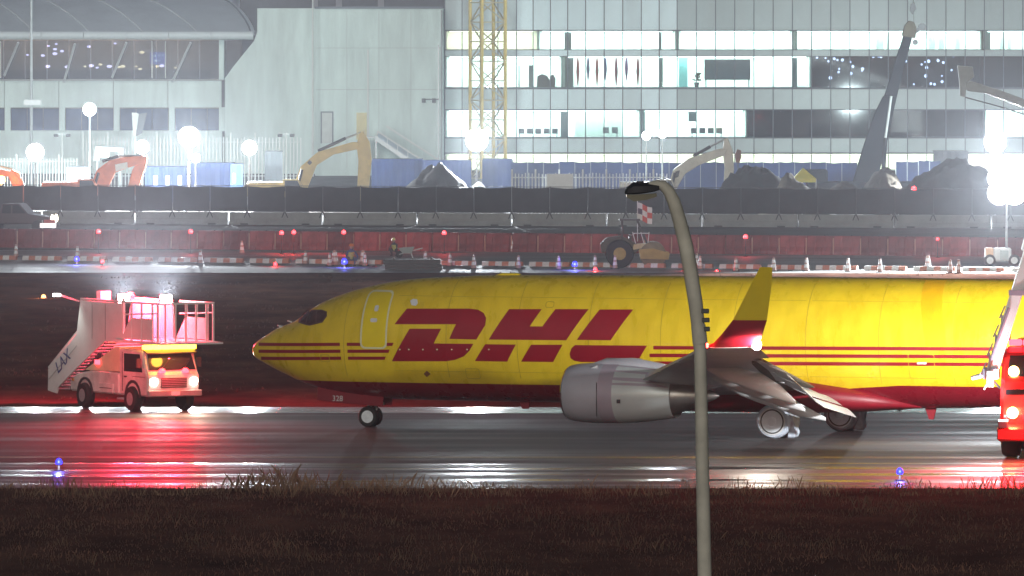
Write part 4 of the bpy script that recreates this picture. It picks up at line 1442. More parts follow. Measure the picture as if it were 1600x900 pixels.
# 0 pelvis 1 chest 2 neck 3 head ; 4,5 spare ; 6-8 right leg ; 9-11 left leg ; 12-14 right arm ; 15-17 left arm
E_ = [(0, 4), (4, 1), (1, 2), (2, 3), (0, 5), (5, 6), (6, 7), (7, 8), (0, 9), (9, 10), (10, 11), (1, 12), (12, 13), (13, 14), (1, 15), (15, 16), (16, 17)]
crouch = ([(0, 0, .42), (.0, -.20, .78), (0, -.25, .92), (0, -.28, 1.04), (0, -.10, .6), (-.1, 0, .4), (-.2, -.36, .48), (-.2, -.2, .2), (-.2, -.1, .06),
           (.16, -.05, .38), (.2, -.38, .46), (.2, -.12, .06), (-.2, -.2, .78), (-.3, -.35, .52), (-.22, -.52, .3), (.2, -.2, .78), (.32, -.38, .55), (.2, -.52, .3)], E_,
          [.15, .16, .06, .06, .15, .1, .085, .06, .05, .1, .085, .05, .065, .05, .035, .065, .05, .035])
HV = mat('hi_vis_yellow', (.62, .60, .20), .7, var=.1)
HVB = mat('work_blue', (.10, .14, .25), .8, var=.15)
HO = mat('helmet_orange', (.75, .22, .05), .4, var=0)
person(547, 416, 'crouching worker in orange helmet and pale vest among the cones', crouch, 1.0, HV, HVB, HO, .3)
person(618, 400, 'crouching worker in yellow vest next to the grey wheelbarrow', crouch, .82, HV, mat('work_dark', (.06, .06, .07), .8), mat('helmet_yellow', (.7, .6, .2), .4, var=0), -.5)

# ------------------------------------------------------------------ taxiway edge lights
BLUEL = glow('blue_taxiway_lens', (.015, .02, 1.0), 5)
for px, py, lb, r in ((92, 722, 'blue taxiway edge light on the left foreground edge', .12), (1406, 737, 'blue taxiway edge light on the right foreground edge', .12), (120, 405, 'blue taxiway light by the left barricades', .16), (538, 409, 'blue taxiway light beside the crouching worker', .19), (898, 413, 'blue taxiway light left of the roller', .17)):
    d = ground_d(py + 14) if py > 600 else ground_d(py + 9)
    p = at(px, py, d)
    t = thing('taxiway_light', lb, 'taxiway light', (p.x, p.y, 0), group='blue taxiway edge lights')
    MB().cyl((0, 0, 0), (0, 0, .03), .15, n=14).build('base_plate', DARK, t)
    MB().cyl((0, 0, .03), (0, 0, p.z - .08), .035, n=8).build('stem', mat('fixture_yellow', (.5, .4, .08), .5), t)
    MB().lathe([(r * .7, 0), (r * .9, r * .5), (r * .6, r * 1.3), (r * .15, r * 1.6)], (0, 0, p.z - r * .6), n=12).build('lens', BLUEL, t, smooth=50)
    lamp('blue', (0, -r - .12, p.z + .05), 60 if d < 400 else 110, (.12, .14, 1), t, radius=.05)

# ------------------------------------------------------------------ vehicle with headlights at far left
p = on_ground(28, 362)
t = thing('pickup_truck', 'dark pickup truck with blazing headlight at the far left behind the red barriers', 'pickup truck', (p.x, p.y, 0), R(-12))
DKB = mat('dark_red_car_paint', (.05, .02, .025), .35, var=.1, coat=.5)
MB().prism([(-2.4, .5), (2.3, .5), (2.4, .9), (1.3, 1.05), (.9, 1.1), (.3, 1.75), (-.8, 1.75), (-1.0, 1.1), (-2.4, 1.1)], -.9, .9).build('body', DKB, t, bevel=.06)
MB().prism([(.75, 1.15), (.3, 1.65), (-.1, 1.65), (-.1, 1.15)], -.92, -.905).build('window', GLASSD, t)
MB().prism([(-.2, 1.15), (-.2, 1.65), (-.7, 1.65), (-.8, 1.15)], -.92, -.905).build('window', GLASSD, t)
for xx in (-1.5, 1.5):
    for y in (-.85, .85):
        MB().lathe([(.2, -.12), (.36, -.12), (.38, 0), (.36, .12), (.2, .12)], (xx, y, .38), 'y', 18).build('wheel', RUBBER, t)
for y in (-.72, .2):
    MB().lathe([(.02, .0), (.24, .0), (.2, .08)], (2.36, y, .84), 'x', 12).build('headlight', glow('warm_headlight', (1.0, .86, .62), 22), t)
MB().box((2.42, 0, .5), (.12, 1.7, .2)).build('bumper', STEEL, t)
lamp('headlight_beam', (2.9, -.9, .85), 900, (1, .85, .65), t, 'SPOT', (.6, -1, -.05), 150, .12)
p = on_ground(75, 363)
t = thing('warning_board', 'white lit board with red top beside the dark pickup truck', 'sign', (p.x, p.y, 0))
MB().box((0, 0, .42), (1.0, .06, .28)).build('white_face', glow('white_board_face', (1, .9, .9), 1.4), t)
MB().box((.1, 0, .68), (.7, .06, .2)).build('red_face', mat('red_board', (.5, .05, .05), .5), t)
for xx in (-.35, .35):
    MB().bar((xx, .05, 0), (xx, .05, .75), .05).build('leg', STEEL, t)

# ================================================================== AIRCRAFT (local x aft from the nose, y to starboard, z up)
AA = R(20)
AC, AS = math.cos(AA), math.sin(AA)
AX, AY = -8.69, 305.9
air = thing('cargo_jet', 'yellow twin engine cargo jet with red lettering standing on the wet taxiway', 'airplane', (AX, AY, 0), -AA)
STN = [  # L, top, bottom, half width
    (0.0, 2.54, 2.46, .04), (.06, 2.68, 2.32, .19), (.2, 2.81, 2.21, .34), (.5, 3.0, 2.06, .53), (.9, 3.24, 1.86, .76), (1.38, 3.43, 1.65, .98), (1.72, 3.59, 1.50, 1.12), (2.18, 3.92, 1.34, 1.28),
    (2.64, 4.18, 1.22, 1.42), (3.1, 4.36, 1.14, 1.53), (3.79, 4.58, 1.05, 1.66), (4.7, 4.79, .97, 1.77), (5.62, 4.93, .93, 1.83), (6.98, 5.03, .92, 1.87), (9.25, 5.12, .92, 1.88), (18, 5.16, .92, 1.88),
    (25.5, 5.16, .95, 1.88), (28, 5.16, 1.25, 1.84), (31, 5.14, 2.0, 1.6), (34, 5.05, 2.95, 1.15), (36.5, 4.9, 3.75, .65), (38.0, 4.7, 4.25, .2)]
SL = np.array([s_[0] for s_ in STN])


def sect(L):
    """smooth interpolation of the fuselage section"""
    L = max(0.0, min(38.0, L))
    i = int(np.searchsorted(SL, L)) - 1
    i = max(0, min(len(STN) - 2, i))
    t = (L - STN[i][0]) / (STN[i + 1][0] - STN[i][0])
    out = []
    for c in (1, 2, 3):
        p1, p2 = STN[i][c], STN[i + 1][c]
        h = STN[i + 1][0] - STN[i][0]
        m1 = (p2 - STN[i - 1][c]) / (STN[i + 1][0] - STN[i - 1][0]) if i > 0 else (p2 - p1) / h
        m2 = (STN[i + 2][c] - p1) / (STN[i + 2][0] - STN[i][0]) if i < len(STN) - 2 else (p2 - p1) / h
        t2, t3 = t * t, t * t * t
        out.append((2 * t3 - 3 * t2 + 1) * p1 + (t3 - 2 * t2 + t) * h * m1 + (-2 * t3 + 3 * t2) * p2 + (t3 - t2) * h * m2)
    return out


def surf_w(L, z):
    top, bot, hw_ = sect(L)
    zc, b = (top + bot) / 2, (top - bot) / 2
    q = (z - zc) / max(b, .01)
    return hw_ * math.sqrt(max(0.0, 1 - q * q))


def livery():
    m = bpy.data.materials.new('yellow_livery')
    m.use_nodes = True
    n, l = m.node_tree.nodes, m.node_tree.links
    b = n['Principled BSDF']
    b.inputs['Roughness'].default_value = .32
    b.inputs['Coat Weight'].default_value = .35
    b.inputs['Coat Roughness'].default_value = .12
    tc = n.new('ShaderNodeTexCoord')
    sp = n.new('ShaderNodeSeparateXYZ')
    l.new(tc.outputs['Object'], sp.inputs[0])
    # belly line rises slightly aft of the wing
    ln = n.new('ShaderNodeMapRange')
    ln.inputs['From Min'].default_value = 21.0
    ln.inputs['From Max'].default_value = 23.2
    ln.inputs['To Min'].default_value = 1.545
    ln.inputs['To Max'].default_value = 1.70
    l.new(sp.outputs['X'], ln.inputs['Value'])
    gt = n.new('ShaderNodeMath')
    gt.operation = 'GREATER_THAN'
    l.new(sp.outputs['Z'], gt.inputs[0])
    l.new(ln.outputs[0], gt.inputs[1])
    nz = n.new('ShaderNodeTexNoise')
    nz.inputs['Scale'].default_value = .9
    nz.inputs['Detail'].default_value = 6
    l.new(tc.outputs['Object'], nz.inputs['Vector'])
    rp = n.new('ShaderNodeValToRGB')
    rp.color_ramp.elements[0].color = (.77, .54, .014, 1)
    rp.color_ramp.elements[1].color = (.86, .63, .02, 1)
    rp.color_ramp.elements[0].position = .3
    rp.color_ramp.elements[1].position = .65
    l.new(nz.outputs['Fac'], rp.inputs[0])
    gm = n.new('ShaderNodeMapping')
    gm.inputs['Scale'].default_value = (2.6, 2.6, .35)
    l.new(tc.outputs['Object'], gm.inputs['Vector'])
    gn = n.new('ShaderNodeTexNoise')
    gn.inputs['Scale'].default_value = 1.0
    gn.inputs['Detail'].default_value = 7
    l.new(gm.outputs[0], gn.inputs['Vector'])
    gr = n.new('ShaderNodeMapRange')
    gr.inputs['From Min'].default_value = .35
    gr.inputs['From Max'].default_value = .6
    gr.inputs['To Min'].default_value = .89
    gr.inputs['To Max'].default_value = 1.0
    l.new(gn.outputs['Fac'], gr.inputs['Value'])
    gs = n.new('ShaderNodeHueSaturation')
    l.new(gr.outputs[0], gs.inputs['Value'])
    l.new(rp.outputs[0], gs.inputs['Color'])
    rr_ = n.new('ShaderNodeMapRange')
    rr_.inputs['From Min'].default_value = .35
    rr_.inputs['From Max'].default_value = .65
    rr_.inputs['To Min'].default_value = .22
    rr_.inputs['To Max'].default_value = .45
    l.new(gn.outputs['Fac'], rr_.inputs['Value'])
    l.new(rr_.outputs[0], b.inputs['Roughness'])
    mx = n.new('ShaderNodeMix')
    mx.data_type = 'RGBA'
    l.new(gt.outputs[0], mx.inputs['Factor'])
    mx.inputs['A'].default_value = (.21, .006, .016, 1)
    l.new(gs.outputs[0], mx.inputs['B'])
    l.new(mx.outputs['Result'], b.inputs['Base Color'])
    nb = n.new('ShaderNodeTexNoise')
    nb.inputs['Scale'].default_value = .8
    l.new(tc.outputs['Object'], nb.inputs['Vector'])
    bp = n.new('ShaderNodeBump')
    bp.inputs['Strength'].default_value = .08
    bp.inputs['Distance'].default_value = .05
    l.new(nb.outputs['Fac'], bp.inputs['Height'])
    l.new(bp.outputs[0], b.inputs['Normal'])
    return m


LIV = livery()
YP = mat('yellow_paint', (.82, .63, .008), .35, var=.06, coat=.3)
RP = mat('red_paint', (.28, .005, .018), .38, var=.10, scale=1.2, coat=.25)
RPD = mat('belly_red_paint', (.22, .006, .016), .45, var=.12)
GREYW = mat('wing_grey_paint', (.64, .65, .67), .42, var=.10, scale=.8, metal=.1)
GREYL = mat('light_grey_paint', (.68, .70, .70), .4, var=.08, scale=.8)
NAC = mat('nacelle_grey_paint', (.50, .50, .55), .35, var=.10, scale=1.0, metal=.15)
NACP = mat('nacelle_purple_grey', (.46, .40, .46), .35, var=.10, scale=1.0, metal=.15)
NACW = mat('nacelle_pale_panel', (.62, .67, .66), .3, var=.08, scale=1.0, metal=.2)
LIP = mat('polished_lip', (.85, .85, .9), .12, metal=1.0, var=0)
HOTM = mat('nozzle_metal', (.42, .40, .38), .35, metal=.8, var=.15, scale=3)
OUTL = mat('pale_outline_paint', (.72, .70, .45), .5, var=.05)

# fuselage
mb = MB()
Ls = sorted(set([0, .02, .06, .12, .2] + [round(.3 + .15 * k, 3) for k in range(40)] + [6.5 + .5 * k for k in range(63)] + [38.0]))
NR = 72
rings = []
for L in Ls:
    if L > 38:
        continue
    top, bot, hw_ = sect(L)
    zc, b = (top + bot) / 2, (top - bot) / 2
    rings.append([(L, hw_ * math.cos(q), zc + b * math.sin(q)) for q in (2 * math.pi * j / NR for j in range(NR))])
mb.loft(rings).build('fuselage', LIV, air, smooth=60)
# wing to body fairing
mb = MB()
rings = []
for L, hw_, z0, z1 in ((12.4, .5, .9, 1.0), (13.2, 1.5, .80, 1.5), (14.5, 1.98, .72, 1.95), (17, 2.05, .70, 2.0), (20, 2.0, .72, 1.9), (22, 1.6, .80, 1.6), (23.6, .5, .92, 1.05)):
    zc, b = (z0 + z1) / 2, (z1 - z0) / 2
    rings.append([(L, hw_ * math.copysign(abs(math.cos(q)) ** .7, math.cos(q)), zc + b * math.copysign(abs(math.sin(q)) ** .7, math.sin(q))) for q in (2 * math.pi * j / 28 for j in range(28))])
mb.loft(rings).build('belly_fairing', RPD, air, smooth=60)


def px_to_lz(px, py, w0=1.85):
    w_ = w0
    for _ in range(12):
        k = (px - 800) / FPX
        L = (k * (AY - w_ * AC) - AX + w_ * AS) / (AC + k * AS)
        d_ = AY - L * AS - w_ * AC
        z = CAM_H - (py - HOR) * d_ / FPX
        w_ = .5 * w_ + .5 * surf_w(L, z)
    return L, z


def skin_decal(name, polys, m, parent, off=.006, px=True, thick=0.0):
    """paint pieces laid on the port side of the fuselage"""
    bm = bmesh.new()
    for poly in polys:
        pts = [px_to_lz(*p) for p in poly] if px else poly
        vsx = [bm.verts.new((a_, 0, b_)) for a_, b_ in pts]
        bm.faces.new(vsx)
    zs = [v.co.z for v in bm.verts]
    xs = [v.co.x for v in bm.verts]
    z = min(zs) + .07
    while z < max(zs):
        bmesh.ops.bisect_plane(bm, geom=bm.verts[:] + bm.edges[:] + bm.faces[:], plane_co=(0, 0, z), plane_no=(0, 0, 1))
        z += .09
    x = min(xs) + .1
    step = .15 if min(xs) < 6 else .6
    while x < max(xs):
        bmesh.ops.bisect_plane(bm, geom=bm.verts[:] + bm.edges[:] + bm.faces[:], plane_co=(x, 0, 0), plane_no=(1, 0, 0))
        x += step
    bmesh.ops.triangulate(bm, faces=bm.faces[:])
    for v in bm.verts:
        L, z = v.co.x, v.co.z
        top, bot, hw_ = sect(L)
        zc, b = (top + bot) / 2, (top - bot) / 2
        wv = surf_w(L, z)
        nrm = Vector((0, wv / (hw_ * hw_ + .01), (z - zc) / (b * b + .01)))
        nrm.normalize()
        v.co.y = -(wv + off * max(.3, nrm.y))
        v.co.z = z + off * nrm.z
    me = bpy.data.meshes.new(name)
    bm.to_mesh(me)
    bm.free()
    for p_ in me.polygons:
        p_.use_smooth = True
    if me.polygons and sum(p_.normal.y for p_ in me.polygons) > 0:
        me.flip_normals()
    me.materials.append(m)
    o = bpy.data.objects.new(name, me)
    COL.objects.link(o)
    o.parent = parent
    return o


def zq(pts):
    return [(600 + x / 3.6, 440 + y / 3.6) for x, y in pts]


dU = [(60, 240), (130, 152), (480, 152), (530, 158), (562, 178), (575, 205), (570, 245), (520, 326), (368, 322), (405, 240)]
dL = [(145, 265), (322, 265), (280, 348), (503, 350), (480, 390), (450, 420), (400, 440), (350, 448), (45, 448)]
hU = [(590, 326), (705, 155), (888, 155), (820, 252), (892, 252), (965, 155), (1152, 155), (1025, 330)]
hA = [(570, 352), (742, 354), (693, 450), (512, 447)]
hB = [(828, 355), (1005, 355), (952, 452), (772, 450)]
lU = [(1215, 157), (1403, 157), (1275, 330), (1085, 328)]
lL = [(1075, 357), (1480, 360), (1425, 452), (1110, 452), (1070, 445), (1050, 430), (1045, 405), (1055, 375)]
for nm, ps in (('letter_d', [dU, dL]), ('letter_h', [hU, hA, hB]), ('letter_l', [lU, lL])):
    skin_decal(nm, [zq(p) for p in ps], RP, air)


def stripe(p0, p1, y0, y1, slope=0.0, cut=0.0):
    dy = slope * (p1 - p0)
    skin_decal('stripe', [[(p0, y0), (p1 + cut, y0 + dy), (p1, y1 + dy), (p0, y1)]], RP, air)


for k in range(3):
    y = 535.5 + k * 10.8
    stripe(404 + [0, 0, 4][k], 531 + k, y, y + 5)
    stripe(542 + k, 613 - k * 6, y, y + 5, 0, 2)
    L0 = 1003 + [18, 12, 6][k]
    stripe(L0, 1640, 540.5 + k * 12, 546 + k * 12, .0035)
    stripe(1650, 1900, 543 + k * 12, 548.5 + k * 12, .0035)

# cockpit windows: panes with pale frames
WG = mat('cockpit_glass', (.10, .06, .06), .07, var=.5, scale=4)
WF = mat('window_frame_paint', (.10, .05, .05), .5)
skin_decal('window_frame', [[(466, 504), (471, 492), (479, 484), (503, 484), (511, 487), (511, 494), (504, 504), (484, 509), (478, 508)]], WF, air, .008)
for poly in ([(469, 503), (474, 493), (480, 486.5), (484, 486), (477, 505)], [(479, 506), (486, 486), (494, 486), (493, 504), (485, 507)], [(495, 503.5), (496, 486), (503, 486), (509, 488.5), (509, 493), (503, 502)]):
    skin_decal('cockpit_window', [poly], WG, air, .013)
# starboard windows share the shapes
for poly in ([(1.95, 3.45), (2.2, 3.8), (2.45, 3.85), (2.3, 3.42)], [(2.35, 3.42), (2.5, 3.85), (2.85, 3.86), (2.8, 3.44)]):
    o = skin_decal('cockpit_window', [poly], WG, air, .013, px=False)
    o.scale.y = -1

# forward entry door
dx0, dx1, dz0, dz1 = 4.55, 5.47, 2.70, 4.56


def rrect(x0, x1, z0, z1, r, sk=0.0, n_=5):
    pts = []
    for cx, cz, a0 in ((x1 - r, z1 - r, 0), (x0 + r, z1 - r, 90), (x0 + r, z0 + r, 180), (x1 - r, z0 + r, 270)):
        for k in range(n_):
            q = R(a0 + 90 * k / (n_ - 1))
            z = cz + r * math.sin(q)
            pts.append((cx + r * math.cos(q), z))
    return pts


door = skin_decal('entry_door', [rrect(dx0, dx1, dz0, dz1, .16)], YP, air, .010, px=False)
out_o, in_o = rrect(dx0 - .03, dx1 + .03, dz0 - .03, dz1 + .03, .18), rrect(dx0 + .03, dx1 - .03, dz0 + .03, dz1 - .03, .14)
quads = [[out_o[i], out_o[(i + 1) % len(out_o)], in_o[(i + 1) % len(in_o)], in_o[i]] for i in range(len(out_o))]
skin_decal('door_outline', quads, OUTL, door, .013, px=False)
skin_decal('door_window', [rrect(4.93, 5.08, 3.9, 4.1, .05)], GREYL, door, .014, px=False)
skin_decal('door_handle', [rrect(4.85, 5.1, 3.55, 3.68, .05)], GREYL, door, .014, px=False)
skin_decal('oval_badge', [[(641, 470), (646, 467), (652, 468), (653, 474), (650, 478), (643, 477)]], GREYL, air, .012)
skin_decal('static_port', [[(662, 584), (667, 579), (673, 584), (667, 589)]], mat('dark_paint_patch', (.22, .08, .03), .5), air, .010)
skin_decal('cargo_door_seam', [[(1447, 438), (1480, 438), (1480, 541), (1447, 541)]], mat('faded_yellow_panel', (.76, .43, .006), .4, var=.08), air, .010)
skin_decal('small_placard', [[(1433, 566), (1448, 566), (1448, 569), (1433, 569)]], GREYL, air, .012)
for px in (625, 639, 661, 683, 706, 730, 764):
    skin_decal('rivet_mark', [[(px - 1.5, 546), (px, 544.5), (px + 1.5, 546), (px, 547.5)]], OUTL, air, .012)
# skin joints and small hatches
SEAM = mat('skin_joint', (.50, .36, .02), .5, var=.15)
for L in (3.9, 7.6, 10.1, 12.6, 15.1, 17.6, 20.1, 22.6, 25.1, 27.6):
    skin_decal('skin_joint', [[(L, 1.75), (L + .02, 1.75), (L + .02, 4.95 if L > 6 else 4.4), (L, 4.95 if L > 6 else 4.4)]], SEAM, air, .004, px=False)
for z in (4.42, 1.95):
    for L0, L1 in ((5.7, 12.4), (12.5, 20.0), (20.2, 28.0)):
        skin_decal('skin_joint', [[(L0, z), (L1, z), (L1, z + .014), (L0, z + .014)]], SEAM, air, .004, px=False)
for L, z, w_, h_ in ((8.2, 1.72, .5, .35), (11.0, 4.1, .3, .2), (23.6, 1.95, .9, .8), (3.0, 2.2, .35, .25)):
    oo, ii = rrect(L, L + w_, z, z + h_, .06), rrect(L + .02, L + w_ - .02, z + .02, z + h_ - .02, .05)
    skin_decal('hatch_outline', [[oo[i], oo[(i + 1) % len(oo)], ii[(i + 1) % len(ii)], ii[i]] for i in range(len(oo))], SEAM, air, .008, px=False)
# belly antennas, drain mast, roof antennas
MB().prism([(9.5, .95), (9.9, .95), (9.85, .68), (9.62, .68)], -.04, .04).build('belly_antenna', RPD, air)
MB().prism([(8.6, 5.08), (9.6, 5.1), (9.5, 5.17), (8.9, 5.17)], -.12, .12).build('roof_antenna', YP, air, bevel=.03)
MB().prism([(23.6, .95), (24.0, .95), (23.9, .55), (23.75, .55)], -.03, .03).build('drain_mast', RPD, air)
for L, z in ((1.55, 3.52), (1.2, 3.36)):
    MB().cyl((L, -surf_w(L, z - .1) * .9, z - .05), (L - .12, -surf_w(L, z - .1) - .05, z), .03, .02, 6).build('probe', GREYL, air)


def foil(c, th, n_=14):
    """closed wing section: list of x, z with leading edge at 0"""
    up, lo = [], []
    for i in range(n_ + 1):
        x = .5 * (1 - math.cos(math.pi * i / n_))
        t = 5 * th * (.2969 * math.sqrt(x) - .126 * x - .3516 * x * x + .2843 * x ** 3 - .1036 * x ** 4)
        cam_ = .018 * math.sin(math.pi * x ** .8)
        up.append((x * c, (cam_ + t) * c))
        lo.append((x * c, (cam_ - t * .9) * c))
    return up[::-1] + lo[1:-1]


def le(w_):
    return 12.95 + w_ * .523 + (max(0, 5.2 - w_) * -.12)


def te(w_):
    return 20.9 if w_ < 5.8 else 20.9 + (w_ - 5.8) * (23.55 - 20.9) / 11.3


def wz_(w_):
    return 1.50 + (w_ - 1.5) * .130


for sd in (-1, 1):
    # main box, cut short at the flap line
    mb = MB()
    rings = []
    for w_ in (1.2, 2.5, 4, 5.8, 8, 10.5, 12.8, 13.2, 15, 16.4, 17.0):
        c = te(w_) - le(w_)
        th = .13 - .035 * w_ / 17
        cut = .80 if 2 < w_ < 13 else 1.0
        sec = foil(c, th)
        ring = [(le(w_) + min(x, c * cut), sd * w_, wz_(w_) + z * (1 if x < c * cut else .35)) for x, z in sec]
        rings.append(ring)
    mb.loft(rings).build('wing', GREYW, air, smooth=40)
    # leading edge slats, extended
    for w0, w1 in ((6.2, 9.4), (9.5, 12.9), (13.0, 16.4)):
        rr = []
        for w_ in (w0, w1):
            c = (te(w_) - le(w_)) * .16
            rr.append([(le(w_) - .22 + x, sd * w_, wz_(w_) - .12 + z) for x, z in ((0, -.02), (c * .15, .07), (c * .5, .14), (c, .16), (c * .5, .05), (c * .2, -.06))])
        MB().loft(rr).build('slat', GREYL, air, smooth=60)
    # slotted flaps: fore, main and aft element for the inner and outer panels
    for w0, w1 in ((2.3, 5.5), (6.1, 9.1), (9.25, 12.4)):
        for x0, z0, ch, ang, nm in ((-1.15, .06, .95, 12, 'fore_flap'), (-.16, -.20, .85, 24, 'main_flap'), (.70, -.62, .5, 38, 'aft_flap')):
            rr = []
            for w_ in (w0, w1):
                kf = 1.0 - .035 * max(0, w_ - 4)
                base = (te(w_) + x0 * kf, wz_(w_) + z0 * kf)
                ca, sa = math.cos(R(ang)), math.sin(R(ang))
                rr.append([(base[0] + x * ca + z * sa, sd * w_, base[1] - x * sa + z * ca) for x, z in foil(ch * kf, .13, 8)])
            MB().loft(rr).build(nm, GREYL, air, smooth=40)
    # dark flap cove behind the rear spar
    rr = []
    for w_ in (2.3, 12.4):
        c = te(w_) - le(w_)
        rr.append([(le(w_) + c * .78, sd * w_, wz_(w_) + .02), (te(w_) - .35, sd * w_, wz_(w_) + .07), (te(w_) - .35, sd * w_, wz_(w_) + .02), (le(w_) + c * .78, sd * w_, wz_(w_) - .12)])
    MB().loft(rr).build('flap_cove', mat('cove_brown', (.12, .10, .07), .7, var=.4, scale=5), air)
    # flap track fairings with drooped tails
    for w_, ln in ((4.2, 3.6), (7.6, 3.4), (10.6, 3.2)):
        kf = 1.0 - .02 * (w_ - 4)
        x0 = te(w_) - 2.75 * kf
        pts = [(x0, wz_(w_) - .12), (x0 + .5, wz_(w_) - .24), (x0 + 1.1, wz_(w_) - .36), (x0 + 1.9, wz_(w_) - .58), (x0 + 2.5, wz_(w_) - .86), (x0 + ln - .2, wz_(w_) - 1.15)]
        rad = [.04, .17, .25, .27, .20, .05]
        rings = []
        for (x, z), r in zip(pts, rad):
            rings.append([(x, sd * w_ + .5 * r * math.cos(q), z + r * math.sin(q) * 1.15) for q in (2 * math.pi * j / 14 for j in range(14))])
        f = MB().loft(rings).build('flap_fairing', GREYL, air, smooth=60)
    # winglet: red root and yellow blade
    zt = wz_(17.0)
    wl = [(17.0, zt, 21.85, 1.62), (17.25, zt + .10, 22.15, 1.50), (17.45, zt + .40, 22.5, 1.32), (17.55, zt + .85, 22.9, 1.1), (17.85, zt + 2.0, 23.6, .66), (17.98, zt + 2.50, 23.92, .40)]
    for nm, part, m in (('winglet_root', wl[:4], RP), ('winglet_blade', wl[3:], YP)):
        rr = []
        for i, (w_, z, L, c) in enumerate(part):
            tilt = [0, .35, .9, 1.25, 1.3, 1.3][wl.index(part[i])]
            rr.append([(L + x, sd * (w_ - zz * math.sin(tilt)), z + zz * math.cos(tilt)) for x, zz in foil(c, .09, 8)])
        MB().loft(rr).build(nm, m, air, smooth=40)
    nv = MB().ball((21.86, sd * 17.02, zt + .03), .08, 10, 6).build('navigation_light', glow('red_nav_lens' if sd < 0 else 'green_nav_lens', (1, .04, .03) if sd < 0 else (.05, 1, .2), 30), air)
    lamp('nav', (21.72, sd * 17.25, zt + .05), 90, (1, .06, .04) if sd < 0 else (.1, 1, .3), air, radius=.05)
    MB().ball((23.5, sd * 17.05, zt + .06), .16, 10, 6).build('tip_light', glow('white_tip_lens', (1, .93, .82), 60), air)
    if sd < 0:
        lamp('tip', (23.66, sd * 17.3, zt + .02), 900, (1, .9, .74), air, radius=.05)
    # engine
    ew, ez = sd * 4.83, 1.43
    eng = bpy.data.objects.new('engine', None)
    COL.objects.link(eng)
    eng.parent = air
    eng.location = (0, ew, 0)

    def nring(L, r, zc=ez, flat=.0):
        out = []
        for j in range(40):
            q = 2 * math.pi * j / 40
            y, z = r * 1.04 * math.cos(q), r * math.sin(q)
            if z < 0:
                z *= .93
            out.append((L, y, zc + z))
        return out
    prof = [(12.95, .80), (12.98, .86), (13.05, .91), (13.2, .955), (13.45, .99), (13.8, 1.01), (14.3, 1.015), (14.8, 1.01), (15.3, .98), (15.8, .93), (16.3, .86), (16.7, .785)]

    def cowl(nm, i0, i1, m, shrink=1.0):
        MB().loft([nring(L, r * shrink) for L, r in prof[i0:i1 + 1]], caps=False).build(nm, m, eng, smooth=50)
    cowl('inlet_lip', 0, 2, LIP)
    cowl('inlet_cowl', 2, 6, NAC)
    cowl('fan_cowl', 6, 7, NACP)
    cowl('reverser_cowl', 7, 11, NACW)
    # upper half of the reverser carries a purple grey panel
    rr = []
    for L, r in [(14.8, 1.013), (15.3, .985), (15.8, .935), (16.3, .865), (16.65, .795)]:
        rr.append([(L, r * 1.04 * math.cos(R(q)), ez + r * math.sin(R(q))) for q in (20, 38, 56, 74, 92, 110, 128, 146, 160)])
    MB().loft(rr, closed=False, caps=False).build('upper_panel', NACP, eng, smooth=50)
    MB().loft([nring(L, r) for L, r in ((12.95, .80), (13.2, .74), (13.6, .77), (13.9, .78))], caps=False).build('inlet_duct', GREYW, eng, smooth=50)
    MB().lathe([(.76, 0), (.3, .02), (.2, -.02), (.05, -.35)], (13.9, 0, ez), 'x', 24).build('fan_disc', DARK, eng)
    MB().loft([nring(L, r, ez) for L, r in ((16.3, .66), (16.75, .62), (17.2, .47), (17.55, .40))], caps=False).build('core_nozzle', HOTM, eng, smooth=50)
    MB().lathe([(.34, 0), (.3, .35), (.12, .8), (.02, .95)], (17.2, 0, ez), 'x', 20).build('exhaust_cone', HOTM, eng, smooth=50)
    MB().lathe([(.78, 0), (.3, .01)], (16.35, 0, ez), 'x', 24).build('fan_outlet', DARK, eng)
    # pylon and the fairing hump above the cowl
    MB().prism([(13.7, 2.40), (14.3, 2.58), (15.2, 2.62), (16.2, 2.45), (17.6, 2.12), (18.6, 1.85), (17.6, 1.55), (16.2, 1.9), (14.5, 2.3)], -.14, .14).build('pylon', NAC, eng, bevel=.05)
    MB().tube([(13.6, 0, 2.30), (14.3, 0, 2.36), (15.4, 0, 2.34), (16.4, 0, 2.15)], [.05, .25, .27, .08], 12).build('hump_fairing', NAC, eng, smooth=60)
    MB().prism([(13.55, 2.1), (14.15, 2.25), (14.15, 2.38), (13.7, 2.2)], -.55, -.52).build('nacelle_chine', GREYL, eng)
    MB().box((14.3, sd * 1.055 if sd < 0 else -1.055, 1.3), (.02, .02, 1.1)).build('latch_seam', DARK, eng)
    MB().box((15.05, -1.04, 1.25), (.12, .03, .12)).build('latch', DARK, eng)

    # main landing gear
    mg = bpy.data.objects.new('main_gear', None)
    COL.objects.link(mg)
    mg.parent = air
    mg.location = (19.5 if sd < 0 else 19.95, sd * 2.86, 0)
    TY = mat('brightly_lit_tyre_tone', (.54, .61, .70), .8, var=.2, scale=3)  # pale blue-grey puts the light on the near tyres into their colour
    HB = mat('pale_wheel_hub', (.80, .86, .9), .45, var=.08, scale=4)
    TYD = mat('dimly_lit_tyre_tone', (.34, .36, .40), .8, var=.25, scale=3)  # far tyres, a weaker light put into the colour
